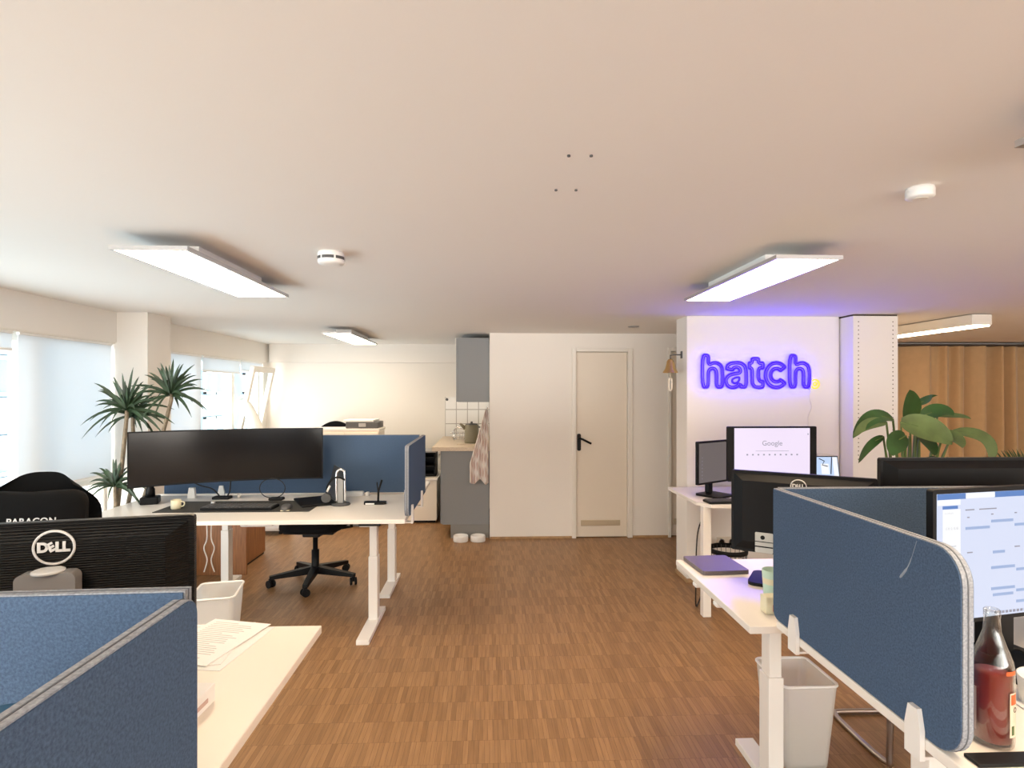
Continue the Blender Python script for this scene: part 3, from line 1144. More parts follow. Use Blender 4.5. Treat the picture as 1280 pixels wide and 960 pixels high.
# ------------------------------------------------------------------ wall table by the sign
TZ = .78
wt = thing('side_table', 'white table standing against the wall below the sign', 'table', (2.1, 4.2, 0))
MB().prism([(1.435, 3.95), (1.50, 3.84), (2.80, 3.84), (2.80, 4.42), (2.80, 4.58), (1.435, 4.58)], 'z', TZ - .022, TZ).build('tabletop', M['table'], wt, world=True)
for (lx, ly) in ((1.49, 3.92), (2.74, 3.90), (2.74, 4.50), (1.715, 4.52)):
    MB().box(lx - .028, lx + .028, ly - .028, ly + .028, 0, TZ - .022, .003).build('leg', M['white_metal'], wt, world=True)
m6, s6 = monitor('bright screen with a search page under the wall sign', (0, 0, TZ), 0, .645, .39, .13, 'lilac', 'black', bez=.012, side=.05)
p = at_y(964.5, 537, 4.02)
m6.location = (p.x, 4.02, TZ)
ht = p.z - TZ
for o_ in (m6,):
    o_.location.z = TZ
b = MB()
mx = Matrix.Translation((0, -.0102, .13 + .27)) @ Matrix.Rotation(R(90), 4, 'X')
b.text('Google', .05, mx, .0003)
b.box(-.12, .12, -.0102, -.0096, .13 + .215, .13 + .2175)
for k in range(10):
    xx = -.18 + k * .04
    b.box(xx - .006, xx + .006, -.0102, -.0096, .13 + .185, .13 + .195)
b.box(.255, .263, -.0102, -.0096, .13 + .33, .13 + .34)
b.build('page_text', M['ui_tx'], s6)
m7, s7 = monitor('dim angled screen beside the bright search page screen', (1.52, 4.15, TZ), R(0), .46, .31, .10, 'dimscreen', 'black', bez=.014, base=(.20, .16), nw=.022)
m7.rotation_euler[2] = R(-50)
pL7, pR7 = at_y(870, 548, 4.10), at_y(909, 545, 4.10)
a7 = at_y(871, 580, 4.04)
m7.location = (a7.x + .23 * math.cos(R(33)), 4.04 + .23 * math.sin(R(33)), TZ)
m7.rotation_euler[2] = R(33)
b = MB()
for k in range(7):
    b.box(-.185, -.177, -.0102, -.0096, .14 + k * .025, .147 + k * .025)
b.build('page_text', M['ui_tx'], s7)
kb = thing('keyboard', 'black keyboard in front of the dim angled screen', 'keyboard', (1.64, 3.925, TZ), R(4))
MB().box(-.15, .19, -.055, .055, 0, .016, .004).build('base', M['black'], kb)
b = MB()
for i in range(14):
    for j in range(4):
        b.box(-.142 + i * .0235, -.122 + i * .0235, -.047 + j * .024, -.027 + j * .024, .016, .021)
b.build('keys', M['dkgrey'], kb)
lp = thing('laptop', 'open laptop with a blue picture on its screen by the sign wall', 'laptop', (2.53, 4.22, TZ), R(-2))
MB().box(-.17, .17, -.12, .11, 0, .016, .004).build('base', M['grey'], lp)
tilt = Matrix.Translation((0, .11, .012)) @ Matrix.Rotation(R(-12), 4, 'X')
lid = MB().box(-.17, .17, 0, .008, 0, .26, .003, mx=tilt).build('lid', M['black'], lp)
MB().box(-.163, .163, -.0012, -.0002, .02, .252, mx=tilt).build('screen', M['ui_pic'], lid)
b = MB()
for pth in ([(-.14, .2, 0), (-.12, .245, 0), (-.13, .17, 0), (-.10, .13, 0)], [(-.08, .17, 0), (-.05, .20, 0), (-.03, .245, 0), (-.055, .18, 0)], [(.02, .24, 0), (.06, .22, 0), (.04, .19, 0), (.08, .18, 0)],
            [(.12, .25, 0), (.10, .12, 0)]):
    b.tube([tilt @ Vector((x, -.002, z)) for x, z, _ in pth], .004, 6)
b.build('picture_line', M['ui_ink'], lid)
b = MB()
b.box(.03, .09, -.0022, -.0012, .12, .20, mx=tilt)
b.box(.125, .16, -.0022, -.0012, .10, .25, mx=tilt)
b.build('picture_shape', M['ui_white'], lid)

# small things at the sign wall
cb = MB()
cb.tube(smooth_path([(1.52, 3.93, TZ - .022), (1.475, 4.0, .60), (1.455, 4.0, .45), (1.452, 4.0, .25), (1.47, 4.05, .02), (1.6, 4.3, .006)]), .005)
tag(cb.build('cable', M['rubber']), 'black cable hanging down beside the wall table leg', 'cable')
cb = MB().tube(smooth_path([(2.618, 4.60, 1.585), (2.612, 4.61, 1.5), (2.63, 4.611, 1.42), (2.60, 4.611, 1.33), (2.60, 4.611, 1.22)]), .0035)
tag(cb.build('cable', M['wcable']), 'thin pale wire running down from the glowing sign', 'cable')
cb = MB().tube(smooth_path([at_y(1021, 567, 4.608), at_y(1035, 568, 4.608), at_y(1047, 570, 4.608)]), .004)
tag(cb.build('cable', M['wcable']), 'pale wire along the wall beside the search page screen', 'cable')
so = thing('wall_socket', 'ivory double wall socket under the wall table', 'socket', (1.95, 4.615, .34))
p = at_y(908, 677, 4.61)
so.location = (p.x, 4.615, p.z)
MB().prism(rr(-.08, .08, -.04, .04, .008), 'y', -.012, 0).build('plate', M['socket'], so)
for sx in (-.04, .04):
    MB().lathe([(.024, 0), (.024, .003), (.02, .003), (.018, -.006)], (0, 0, 0), 20, mx=Matrix.Translation((sx, -.012, 0)) @ Matrix.Rotation(R(90), 4, 'X')).build('outlet', M['grey'], so)
wb = thing('wire_basket', 'round black wire waste basket under the wall table', 'waste basket', (1.80, 4.28, 0))
b = MB()
for k in range(24):
    a = 2 * math.pi * k / 24
    b.tube([(.10 * math.cos(a), .10 * math.sin(a), .01), (.135 * math.cos(a), .135 * math.sin(a), .36)], .0022, 4)
for zz, rr_ in ((.10, .109), (.19, .118), (.28, .127)):
    b.tube([(rr_ * math.cos(2 * math.pi * k / 32), rr_ * math.sin(2 * math.pi * k / 32), zz) for k in range(32)], .002, 4, closed=True)
b.lathe([(.10, 0), (.10, .008)], (0, 0, 0), 24)
b.build('wire_body', M['dkgrey'], wb)
b = MB().lathe([(.131, .335), (.139, .335), (.142, .37), (.134, .37)], (0, 0, 0), 32, False, False)
b.build('rim', M['black'], wb)

# glowing sign: double outlined letters and a dot
sg = thing('neon_sign', 'glowing blue lettering with a yellow dot on the wall', 'sign', (2.16, 4.60, 1.57))
SK = .905 / 658


def chaikin(p_, n=2):
    for _ in range(n):
        q_ = []
        for a_, b_ in zip(p_, p_[1:] + p_[:1]):
            q_ += [(a_[0] * .8 + b_[0] * .2, a_[1] * .8 + b_[1] * .2), (a_[0] * .2 + b_[0] * .8, a_[1] * .2 + b_[1] * .8)]
        p_ = q_
    return p_


def inset(p_, d_):
    out = []
    N_ = len(p_)
    for k in range(N_):
        a_, c_ = Vector(p_[k - 2]), Vector(p_[(k + 2) % N_])
        t_ = (c_ - a_).normalized()
        out.append((p_[k][0] - t_.y * d_, p_[k][1] + t_.x * d_))
    return out


def area(p_):
    return sum(a_[0] * b_[1] - b_[0] * a_[1] for a_, b_ in zip(p_, p_[1:] + p_[:1])) / 2


hpath = [(0, 0), (0, 196), (46, 196), (46, 140), (66, 152), (92, 153), (118, 138), (130, 108), (130, 0), (84, 0), (84, 84), (80, 103), (66, 110), (52, 104), (46, 90), (46, 0)]
apath = [(272, 0), (272, 98), (264, 132), (240, 151), (206, 154), (172, 150), (150, 134), (143, 108), (188, 100), (194, 112), (208, 117), (222, 112), (227, 98), (222, 92), (190, 88), (160, 78), (143, 58), (140, 36), (150, 10), (172, -3), (198, -3), (218, 6), (228, 20), (230, 0)]
acount = [(226, 64), (202, 60), (184, 50), (182, 36), (194, 26), (212, 30), (226, 46)]
tpath = [(297, 177), (345, 177), (345, 151), (372, 151), (372, 112), (345, 112), (345, 60), (352, 44), (372, 42), (372, 2), (345, -4), (315, 1), (300, 20), (297, 50), (297, 112), (281, 112), (281, 151), (297, 151)]
cpath = [(448 + 72 * math.cos(R(a_)), 75 + 79 * math.sin(R(a_))) for a_ in range(36, 325, 18)] + [(448 + 30 * math.cos(R(a_)), 75 + 34 * math.sin(R(a_))) for a_ in range(324, 35, -24)]
h2path = [(x_ + 522, y_) for x_, y_ in hpath]
NX, NY, NZ = 1.709, 4.585, 1.577
for pth, hole in ((hpath, 0), (apath, 0), (acount, 1), (tpath, 0), (cpath, 0), (h2path, 0)):
    if area(pth) < 0:
        pth = pth[::-1]
    o_p = chaikin(pth)
    MB().tube([(NX + x_ * SK, NY, NZ + y_ * SK) for x_, y_ in o_p], .0085, 8, True).build('letter_tube', M['neon'], sg, world=True)
    if not hole:
        MB().tube([(NX + x_ * SK, NY, NZ + y_ * SK) for x_, y_ in inset(o_p, 12.5)], .0055, 8, True).build('inner_tube', M['neon'], sg, world=True)
p = at_y(1018.6, 480, 4.585)
mxd = Matrix.Translation((p.x, 4.585, p.z)) @ Matrix.Rotation(R(90), 4, 'X')
b = MB()
for rad, tr_ in ((.036, .006), (.014, .005)):
    b.tube([(rad * math.cos(2 * math.pi * k / 32), rad * math.sin(2 * math.pi * k / 32), 0) for k in range(32)], tr_, 8, closed=True, mx=mxd)
b.build('dot_tube', M['neon_y'], sg, world=True)
MB().lathe([(.045, -.022), (.045, -.016)], (0, 0, 0), 28, mx=mxd).build('dot_plate', M['acryl'], sg, world=True)
b = MB()
for xx in (1.78, 2.0, 2.2, 2.42, 2.56):
    b.tube([(xx, 4.59, 1.62), (xx, 4.615, 1.62)], .004, 8)
b.build('spacer', M['chrome'], sg, world=True)

# brass bell
p = at_y(838, 457, 4.74)
bl = thing('brass_bell', 'small brass bell on the edge of the sign wall', 'bell', (p.x, 4.74, p.z - .06))
MB().lathe([(.062, 0), (.060, .008), (.043, .035), (.034, .07), (.030, .095), (.018, .112), (.006, .116)], (0, 0, 0), 28, False).build('bell_body', M['brass'], bl)
MB().tube([(0, 0, .11), (0, 0, .145), (.03, 0, .15), (1.6 - p.x, 0, .15)], .005).box(1.6 - p.x - .006, 1.6 - p.x, -.02, .02, .12, .18, .002).build('bracket', M['dkgrey'], bl)
b = MB().tube([(0, 0, .08), (0, 0, -.05)], .003).tube([(-.012, 0, -.05), (-.012, 0, -.135), (0, 0, -.15), (.012, 0, -.135), (.012, 0, -.05), (0, 0, -.04)], .007, 8, True)
b.build('pull_cord', mat('cream_cord', (.78, .70, .58, 1), .8), bl)

# ------------------------------------------------------------------ kitchen bay
ky0, ky1 = 6.085, 7.55
kc = thing('kitchen_cabinet', 'grey kitchen base cabinet with plinth beside the pet bowls', 'cabinet', (-.25, 6.8, 0))
MB().box(-.498, -.004, ky0, ky1, .145, .92, .002).build('body', M['kitchen'], kc, world=True)
MB().box(-.41, -.006, ky0 + .01, ky1, 0, .143).build('plinth', mat('grey_plinth', (.23, .225, .215, 1), .5), kc, world=True)
for k in range(2):
    a = ky0 + .02 + k * .72
    dd = MB().box(-.518, -.4985, a, a + .70, .15, .915, .002).build('cabinet_door', M['kitchen'], kc, world=True)
    MB().box(-.545, -.518, a + .05, a + .2, .86, .872, .003).build('door_handle', M['trim'], dd, world=True)
wtop = thing('worktop', 'beige worktop over the grey base cabinet', 'worktop', (-.3, 6.8, .922))
MB().box(-.605, -.004, ky0 - .02, ky1, .9205, .962, .003).build('slab', M['worktop'], wtop, world=True)
uc = thing('wall_cabinet', 'tall grey wall cabinet hanging over the worktop', 'cabinet', (-.18, 6.5, 1.43))
MB().box(-.335, -.004, 6.10, 6.95, 1.435, 2.115, .002).build('body', M['kitchen'], uc, world=True)
for k in range(2):
    dd = MB().box(-.354, -.3355, 6.105 + k * .42, 6.515 + k * .42, 1.437, 2.113, .002).build('cabinet_door', M['trim'] if False else M['kitchen'], uc, world=True)
    MB().box(-.362, -.354, 6.12 + k * .7, 6.135 + k * .7, 1.45, 1.55, .002).build('door_handle', M['trim'], dd, world=True)
MB().box(-.36, -.354, 6.099, 6.103, 1.435, 2.115).build('door_edge', M['trim'], uc, world=True)
# olive jug on a board
p = at_z(588, 557, .962)
bd = thing('chopping_board', 'thin board under the olive jug on the worktop', 'board', (-.20, 6.42, .962))
MB().prism(rr(-.16, .10, -.10, .10, .02), 'z', 0, .012).build('board', M['worktop'], bd)
jg = thing('jug', 'olive green jug with spout on the worktop', 'jug', (-.20, 6.42, .974))
MB().lathe([(.078, 0), (.080, .02), (.074, .20), (.070, .205), (.066, .20)], (0, 0, 0), 28).build('body', M['khaki'], jg)
MB().tube([(-.07, 0, .16), (-.10, 0, .19), (-.13, 0, .215)], [.022, .017, .011], 10).build('spout', M['khaki'], jg)
b = MB().lathe([(.07, .205), (.06, .215), (.012, .22), (.014, .235), (.004, .24)], (0, 0, 0), 24)
b.build('lid', M['dkgrey'], jg)
b = MB().tube([(.07, 0, .18), (.12, 0, .17), (.12, 0, .07), (.075, 0, .05)], .008)
b.build('handle', M['dkgrey'], jg)
fa = thing('faucet', 'chrome kitchen tap by the white tiles', 'tap', (-.44, 7.20, .962))
MB().lathe([(.024, 0), (.02, .03), (.014, .05)], (0, 0, 0), 20).build('base', M['chrome'], fa)
MB().tube(smooth_path([(0, 0, .04), (0, 0, .10), (.05, -.02, .14), (.17, -.06, .10)]), .010).build('spout', M['chrome'], fa)
MB().tube([(0, 0, .06), (-.05, 0, .075)], .007).build('lever', M['chrome'], fa)
ds = thing('drying_rack', 'wire dish rack on the worktop behind the jug', 'dish rack', (-.30, 6.95, .962))
b = MB()
for zz in (.02, .09):
    b.tube([(-.13, -.1, zz), (.13, -.1, zz), (.13, .1, zz), (-.13, .1, zz)], .004, 6, True)
for k in range(9):
    xx = -.12 + k * .03
    b.tube([(xx, -.1, .09), (xx, -.1, .02), (xx, .1, .02), (xx, .1, .09)], .0025, 5)
for sx in (-.12, .12):
    for sy in (-.09, .09):
        b.tube([(sx, sy, 0), (sx, sy, .02)], .004, 5)
b.build('wire_frame', M['chrome'], ds)
wh = thing('wall_hook', 'small dark hook on the tiled rear wall', 'hook', (-.56, 7.6, 1.44))
MB().tube([(0, .01, 0), (0, -.03, 0), (0, -.04, .02)], .008).lathe([(.018, 0), (.015, .006)], (0, 0, 0), 16, mx=Matrix.Translation((0, .008, 0)) @ Matrix.Rotation(R(90), 4, 'X')).build('hook', M['dkgrey'], wh)
# tea towel hanging at the corner
tw = thing('tea_towel', 'striped tea towel hanging in front of the grey cabinet', 'towel', (-.08, 6.04, 1.34))


def towel(i, j):
    z = 1.36 - .76 * j - .025 * math.sin(i * 9) * j
    wdt = .030 + .165 * min(1, j * 1.35)
    xr = -.012
    x = xr - wdt * (1 - i)
    y = 6.035 - .022 * math.sin(i * 15 + j * 2) * (0.35 + .65 * j) - .012 * math.sin(i * 31)
    return (x, y, z)


tb = MB().grid(towel, 40, 30)
bmesh.ops.solidify(tb.bm, geom=tb.bm.faces[:], thickness=.004)
tb.build('cloth', M['towel'], tw, world=True)
MB().tube([(-.02, 6.05, 1.37), (-.02, 6.015, 1.37), (-.02, 6.01, 1.39)], .006).build('loop_hook', M['chrome'], tw, world=True)
for u, lab in ((576, 'white pet bowl on the floor, nearer the dividers'), (597.5, 'white pet bowl on the floor, nearer the wall corner')):
    p = at_z(u, 676.5, 0)
    bw = thing('pet_bowl', lab, 'bowl', (p.x, 5.97, 0), 0, 'white pet bowls')
    MB().lathe([(.074, 0), (.078, .006), (.076, .055), (.073, .062), (.068, .058), (.062, .02), (.01, .016)], (0, 0, 0), 36).build('bowl', M['plastic'], bw)

# ------------------------------------------------------------------ rear furniture by the kitchen bay
sb = thing('sideboard', 'white sideboard behind the blue divider at the rear wall', 'sideboard', (-1.65, 6.8, 0))
MB().box(-2.05, -1.262, 6.62, 6.98, .05, 1.10, .003).build('body', M['birch'], sb, world=True)
MB().box(-2.06, -1.252, 6.61, 6.99, 1.10, 1.123, .003).build('top', M['table'], sb, world=True)
for k in range(2):
    MB().box(-2.04 + k * .39, -1.66 + k * .39, 6.602, 6.62, .07, 1.08, .002).build('cabinet_door', M['birch'], sb, world=True)
MB().box(-2.0, -1.3, 6.67, 6.93, 0, .05).build('plinth', M['grey'], sb, world=True)
pr = thing('printer', 'white and black printer on the sideboard', 'printer', (-1.475, 6.81, 1.123))
MB().box(-.17, .20, -.16, .17, 0, .075, .01).build('body', M['dkgrey'], pr)
MB().box(-.20, .15, -.16, .17, .076, .10, .006).build('scanner_lid', M['plastic'], pr)
MB().box(-.02, .06, -.172, -.16, .02, .06, .003).build('control_panel', M['silver'], pr)
lc = thing('low_cabinet', 'low white cabinet between the dividers and the grey kitchen cabinet', 'cabinet', (-.83, 7.2, 0))
MB().box(-1.0, -.62, 6.80, 7.5, .03, .50, .003).build('body', M['birch'], lc, world=True)
MB().box(-1.01, -.61, 6.78, 7.51, .50, .525, .003).build('top', M['table'], lc, world=True)
MB().box(-.98, -.64, 6.85, 7.45, 0, .03).build('plinth', M['black'], lc, world=True)
sh = thing('black_rack', 'black letter tray rack on the low white cabinet', 'tray rack', (-.85, 7.1, .525))
b = MB()
for k in range(3):
    b.box(-.13, .20, -.16, .16, .02 + k * .10, .032 + k * .10)
b.box(-.13, -.115, -.16, .16, 0, .29)
b.box(.185, .20, -.16, .16, 0, .29)
b.box(-.13, .2, .15, .16, 0, .29)
b.build('tray', M['black'], sh)
MB().box(-.14, .21, -.17, .17, .29, .31, .003).build('top', M['grey'], sh)

# ------------------------------------------------------------------ office chairs
def star_base(o, r=.33, hub=.09, seat=.43, rot=0):
    b = MB()
    b.lathe([(.035, .10), (.03, .13), (.03, seat * .6), (.02, seat * .6), (.02, seat - .03)], (0, 0, 0), 20)
    b.build('gas_column', M['black'], o)
    for k in range(5):
        a = 2 * math.pi * k / 5 + rot
        ca, sa = math.cos(a), math.sin(a)
        arm_ = MB().frustum([(.02 * ca - .028 * -sa, .02 * sa - .028 * ca, .075), (.02 * ca + .028 * -sa, .02 * sa + .028 * ca, .075), (.02 * ca + .028 * -sa, .02 * sa + .028 * ca, .135), (.02 * ca - .028 * -sa, .02 * sa - .028 * ca, .135)],
                            [(r * ca - .018 * -sa, r * sa - .018 * ca, .065), (r * ca + .018 * -sa, r * sa + .018 * ca, .065), (r * ca + .018 * -sa, r * sa + .018 * ca, .09), (r * ca - .018 * -sa, r * sa - .018 * ca, .09)])
        ao = arm_.build('base_arm', M['black'], o)
        cs = MB()
        mx_ = Matrix.Translation((r * ca * .97, r * sa * .97, .03)) @ Matrix.Rotation(a + .6, 4, 'Z')
        for sx in (-.018, .018):
            cs.lathe([(.03, -.008), (.03, .008)], (0, 0, 0), 18, mx=mx_ @ Matrix.Translation((sx, 0, 0)) @ Matrix.Rotation(R(90), 4, 'Y'))
        cs.box(-.012, .012, -.012, .012, 0, .04, mx=mx_)
        cs.build('caster', M['black'], ao)


ch = thing('office_chair', 'black task chair with five-star base pushed under the rear white desk', 'chair', (-1.415, 4.74, 0), R(-4))
star_base(ch, .345, rot=R(62), seat=.44)
b = MB().ellipsoid((0, .02, .475), (.25, .25, .045), 4)
b.build('seat', M['mesh'], ch, smooth=True)
b = MB().box(-.2, .2, -.16, .18, .42, .445, .01).box(-.07, .07, -.1, .1, .385, .425, .01)
b.build('seat_mechanism', M['black'], ch)
b = MB().grid(lambda i, j: ((i - .5) * .44 * (1 - .25 * (j - .4) ** 2), .27 + .05 * (1 - (2 * i - 1) ** 2) + .04 * j, .60 + .50 * j - .09 * j * (2 * i - 1) ** 2), 16, 12)
bmesh.ops.solidify(b.bm, geom=b.bm.faces[:], thickness=.03)
b.build('backrest', M['mesh'], ch, smooth=True)
MB().tube(smooth_path([(0, .12, .43), (0, .30, .45), (0, .395, .62), (0, .40, .8)]), .022).build('back_support', M['black'], ch)
for sx in (-1, 1):
    MB().tube([(sx * .2, .05, .43), (sx * .28, .05, .44), (sx * .28, .05, .63)], .014).box(sx * .28 - .035, sx * .28 + .035, -.06, .16, .63, .655, .01).build('armrest', M['black'], ch)

ch2 = copy_tree(ch)
ch2.location = (at_y(420, 530, 7.12).x, 6.86 + .42, 0)
ch2.rotation_euler[2] = R(180)
ch2.location.y = 7.42
ch2.location = (at_y(414, 530, 7.2).x, 7.22, 0)
ch2.rotation_euler[2] = R(0)
ch2.scale = (1.05, .55, 1.065)
ch2['label'] = 'black chair whose back top shows above the white sideboard'

gc = thing('gaming_chair', 'black high-backed chair with a lettered neck pillow', 'chair', (-1.865, 2.26, 0), R(8))
star_base(gc, .33, rot=.3, seat=.46)
MB().ellipsoid((0, 0, .50), (.27, .27, .06), 4).build('seat', M['mesh'], gc, smooth=True)
MB().box(-.17, .17, -.15, .15, .43, .46, .01).build('seat_mechanism', M['black'], gc)


def gb(i, j):
    w_ = (.235 + .02 * math.sin(j * math.pi)) * (1 - max(0, (j - .78) / .22) ** 2.4 * .45)
    x = (2 * i - 1) * w_
    z = .52 + .685 * j - .0 * x - .05 * (abs(2 * i - 1) ** 3) * max(0, (j - .7) / .3)
    y = .22 + .07 * j - .045 * abs(2 * i - 1) ** 2.5 
    return (x, y, z)


b = MB().grid(gb, 24, 24)
bmesh.ops.solidify(b.bm, geom=b.bm.faces[:], thickness=-.075)
bo = b.build('backrest', M['mesh'], gc, smooth=True)
pmx = Matrix.Translation((0, .185, 1.03)) @ Matrix.Rotation(R(-6), 4, 'X')


def pil_f(i, j):
    a = 2 * math.pi * i
    bb = math.pi * (j - .5)
    sgn = lambda x, e: math.copysign(abs(x) ** e, x)
    x = .215 * sgn(math.cos(bb), .45) * sgn(math.cos(a), .45)
    y = .045 * sgn(math.cos(bb), .45) * sgn(math.sin(a), .8)
    z = .105 * sgn(math.sin(bb), .7) + (.030 * (x / .215) ** 2 if bb > 0 else 0)
    return (x, y, z)


pl = MB().grid(pil_f, 40, 20, mx=pmx).build('neck_pillow', M['mesh'], gc, smooth=True)
b = MB()
tmx = pmx @ Matrix.Translation((.035, -.0482, -.012)) @ Matrix.Rotation(R(90), 4, 'X')
b.text('PARACON', .036, tmx, .0008, .0006, spacing=1.08)
b.build('lettering', mat('white_print', (.72, .72, .72, 1), .6), pl)
MB().prism([(-.115, -.037), (-.098, -.052), (-.081, -.037), (-.081, -.010), (-.115, -.010), (-.115, -.018), (-.088, -.018), (-.088, -.033), (-.098, -.042), (-.108, -.033), (-.115, -.028)], 'y', -.0495, -.047, mx=pmx).build('badge', mat('white_badge', (.72, .72, .72, 1), .6), pl)
for sx in (-1, 1):
    MB().tube([(sx * .2, .05, .45), (sx * .31, .05, .46), (sx * .31, .05, .65)], .016).box(sx * .31 - .04, sx * .31 + .04, -.1, .16, .65, .68, .012).build('armrest', M['black'], gc)

cc = thing('cantilever_chair', 'steel tube cantilever chair under the white desk beside the waste bin', 'chair', (1.85, 2.55, 0))
for sx in (-1, 1):
    pass
tubep = []
xa, xb = -.215, .215
path = smooth_path([(xa, .55, .80), (xa, .44, .46), (xa, .40, .445), (xa, -.20, .445), (xa, -.255, .42), (xa, -.255, .08), (xa, -.22, .018), (xa, .10, .016), (xa + .03, .145, .016)], 5)
path2 = [Vector((-p_.x, p_.y, p_.z)) for p_ in path][::-1]
MB().tube(path + path2, .0125, 10).build('tube_frame', M['tube'], cc)
MB().box(-.2, .2, -.22, .2, .455, .48, .012).build('seat', M['mesh'], cc)
b = MB().box(-.2, .2, .0, .03, .0, .30, .012, mx=Matrix.Translation((0, .455, .53)) @ Matrix.Rotation(R(-16), 4, 'X'))
b.build('backrest', M['mesh'], cc)

# ------------------------------------------------------------------ waste bins, wooden cabinet
def bin_(label, loc, rz, w0, d0, w1, d1, h, mt='bin'):
    o = thing('waste_bin', label, 'waste bin', loc, rz, 'white plastic waste bins')
    def ring(w, d, z):
        return [(x * 1.0, y * 1.0, z) for x, y in rr(-w / 2, w / 2, -d / 2, d / 2, .03, 5)]
    b = MB()
    rings = [ring(w0, d0, .0), ring(w1, d1, h), ring(w1 - .008, d1 - .008, h), ring(w0 - .008, d0 - .008, .008)]
    V = [[b.bm.verts.new(p_) for p_ in r_] for r_ in rings]
    n = len(V[0])
    for a, c_ in zip(V, V[1:]):
        for k in range(n):
            b.bm.faces.new((a[k], a[(k + 1) % n], c_[(k + 1) % n], c_[k]))
    b.bm.faces.new(V[0][::-1])
    b.bm.faces.new(V[-1])
    b.build('body', M[mt], o)
    e = .006
    rim = MB()
    rim.tube([(x, y, h) for x, y in rr(-w1 / 2, w1 / 2, -d1 / 2, d1 / 2, .03, 5)], .006, 8, True)
    rim.build('rim', M['plastic'], o)
    return o


bin_('white waste bin in front of the brown cabinet', (-1.53, 3.30, 0), R(12), .17, .22, .23, .29, .43)
bn = bin_('see-through waste bin beside the desk leg at the steel blue divider', (1.305, 2.415, 0), 0, .19, .20, .235, .26, .35)
b = MB()
for k in range(7):
    a = random.uniform(0, 6)
    c_ = Vector((random.uniform(-.05, .05), random.uniform(-.05, .05), .05 + .022 * k))
    b.box(-.05, .05, -.035, .035, -.002, .002, mx=Matrix.Translation(c_) @ Euler((random.uniform(-.9, .9), random.uniform(-.9, .9), a)).to_matrix().to_4x4())
wp = b.build('paper_litter', mat('crumpled_litter', (.46, .42, .34, 1), .8), None)
tag(wp, 'crumpled paper litter inside the see-through waste bin', 'litter', kind='stuff')
wp.location = (1.31, 2.40, .02)
cb = MB().tube(smooth_path([at_z(268, 757, .01), at_z(276, 758, .01), at_z(279, 752, .012), at_z(274, 747, .01), at_z(262, 750, .01)]), .006)
tag(cb.build('cable', M['wcable']), 'pale cable loop on the floor beside the white waste bin', 'cable')

wc = thing('pedestal_cabinet', 'orange brown wooden cabinet under the white desks', 'cabinet', (-2.37, 5.2, 0))
MB().box(-2.46, -2.145, 5.12, 5.60, .02, .62, .003).build('body', M['wood'], wc, world=True)
for k in range(3):
    dd = MB().box(-2.455, -2.15, 5.103, 5.12, .035 + k * .195, .22 + k * .195, .003).build('drawer', M['wood'], wc, world=True)
MB().box(-2.45, -2.155, 5.13, 5.59, 0, .02).build('plinth', M['black'], wc, world=True)
wc2 = thing('wooden_board', 'orange brown upright board between the white desk legs', 'board', (-2.28, 4.98, 0))
MB().box(-2.62, -2.05, 4.94, 4.965, .0, .70, .003).build('board', M['wood'], wc2, world=True)
for k, (u, ph) in enumerate(((257, 0), (266, 1))):
    q = [at_y(u + (2 if (i + ph) % 2 else -2) * (1 if i else 0), 655 + i * 15, 4.3) for i in range(5)]
    q[0].z = .744
    cb = MB().tube(smooth_path(q), .0045)
    tag(cb.build('cable', M['wcable']), ('wavy white cable hanging under the desk, nearer the monitor with logo', 'wavy white cable hanging under the desk, nearer the grey leg')[k], 'cable')

# ------------------------------------------------------------------ things on the ultrawide desk
Z1 = .775
o = MB().prism(rr(-2.15, -1.16, 3.75, 4.12, .01), 'z', Z1, Z1 + .003).build('desk_mat', M['pad'])
tag(o, 'dark grey desk mat under the keyboard', 'desk mat')
cu = thing('cup', 'small cream cup on the dark desk mat', 'cup', (-2.055, 3.86, Z1 + .003))
MB().lathe([(.026, 0), (.030, .006), (.032, .06), (.029, .06), (.026, .01)], (0, 0, 0), 28).build('body', M['cream'], cu)
MB().tube(smooth_path([(.030, 0, .048), (.052, 0, .045), (.050, 0, .022), (.029, 0, .016)]), .004).build('handle', M['cream'], cu)
kb = thing('keyboard', 'dark keyboard on the desk mat below the ultrawide monitor', 'keyboard', (-1.64, 3.86, Z1 + .003), R(-1))
MB().box(-.23, .23, -.07, .07, 0, .016, .004).build('base', M['black'], kb)
b = MB()
for i in range(17):
    for j in range(5):
        b.box(-.222 + i * .0262, -.200 + i * .0262, -.062 + j * .025, -.041 + j * .025, .016, .023, .002)
b.build('keys', M['dkgrey'], kb)
MB().lathe([(.014, .016), (.014, .034), (.012, .036)], (-.205, .055, 0), 20).build('volume_knob', M['alu'], kb)
ms = thing('computer_mouse', 'grey computer mouse on the desk mat edge', 'mouse', (-1.325, 3.81, Z1 + .003), R(10))
MB().ellipsoid((0, 0, .012), (.033, .058, .024), 2.4).build('body', M['dkgrey'], ms)
for v_ in ms.children[0].data.vertices:
    v_.co.z = max(v_.co.z, 0)
MB().box(-.028, .028, -.055, -.02, 0.001, .006, .002).build('front_strip', M['cream'], ms)
# laptop with raised lid
l2 = thing('laptop', 'dark laptop with raised lid on the ultrawide desk', 'laptop', (0, 0, Z1))
q = at_z(392, 630, Z1)
l2.location = (q.x, q.y + .05, Z1 + .003)
l2.rotation_euler[2] = R(-62)
MB().box(-.16, .16, -.12, .11, 0, .014, .004).build('base', M['black'], l2)
tilt = Matrix.Translation((0, .11, .012)) @ Matrix.Rotation(R(-13), 4, 'X')
lid = MB().box(-.16, .16, 0, .007, 0, .225, .003, mx=tilt).build('lid', M['dkgrey'], l2)
MB().box(-.152, .152, -.0012, -.0002, .012, .218, mx=tilt).build('screen', mat('grey_screen_glass', (.05, .05, .053, 1), .3), lid)
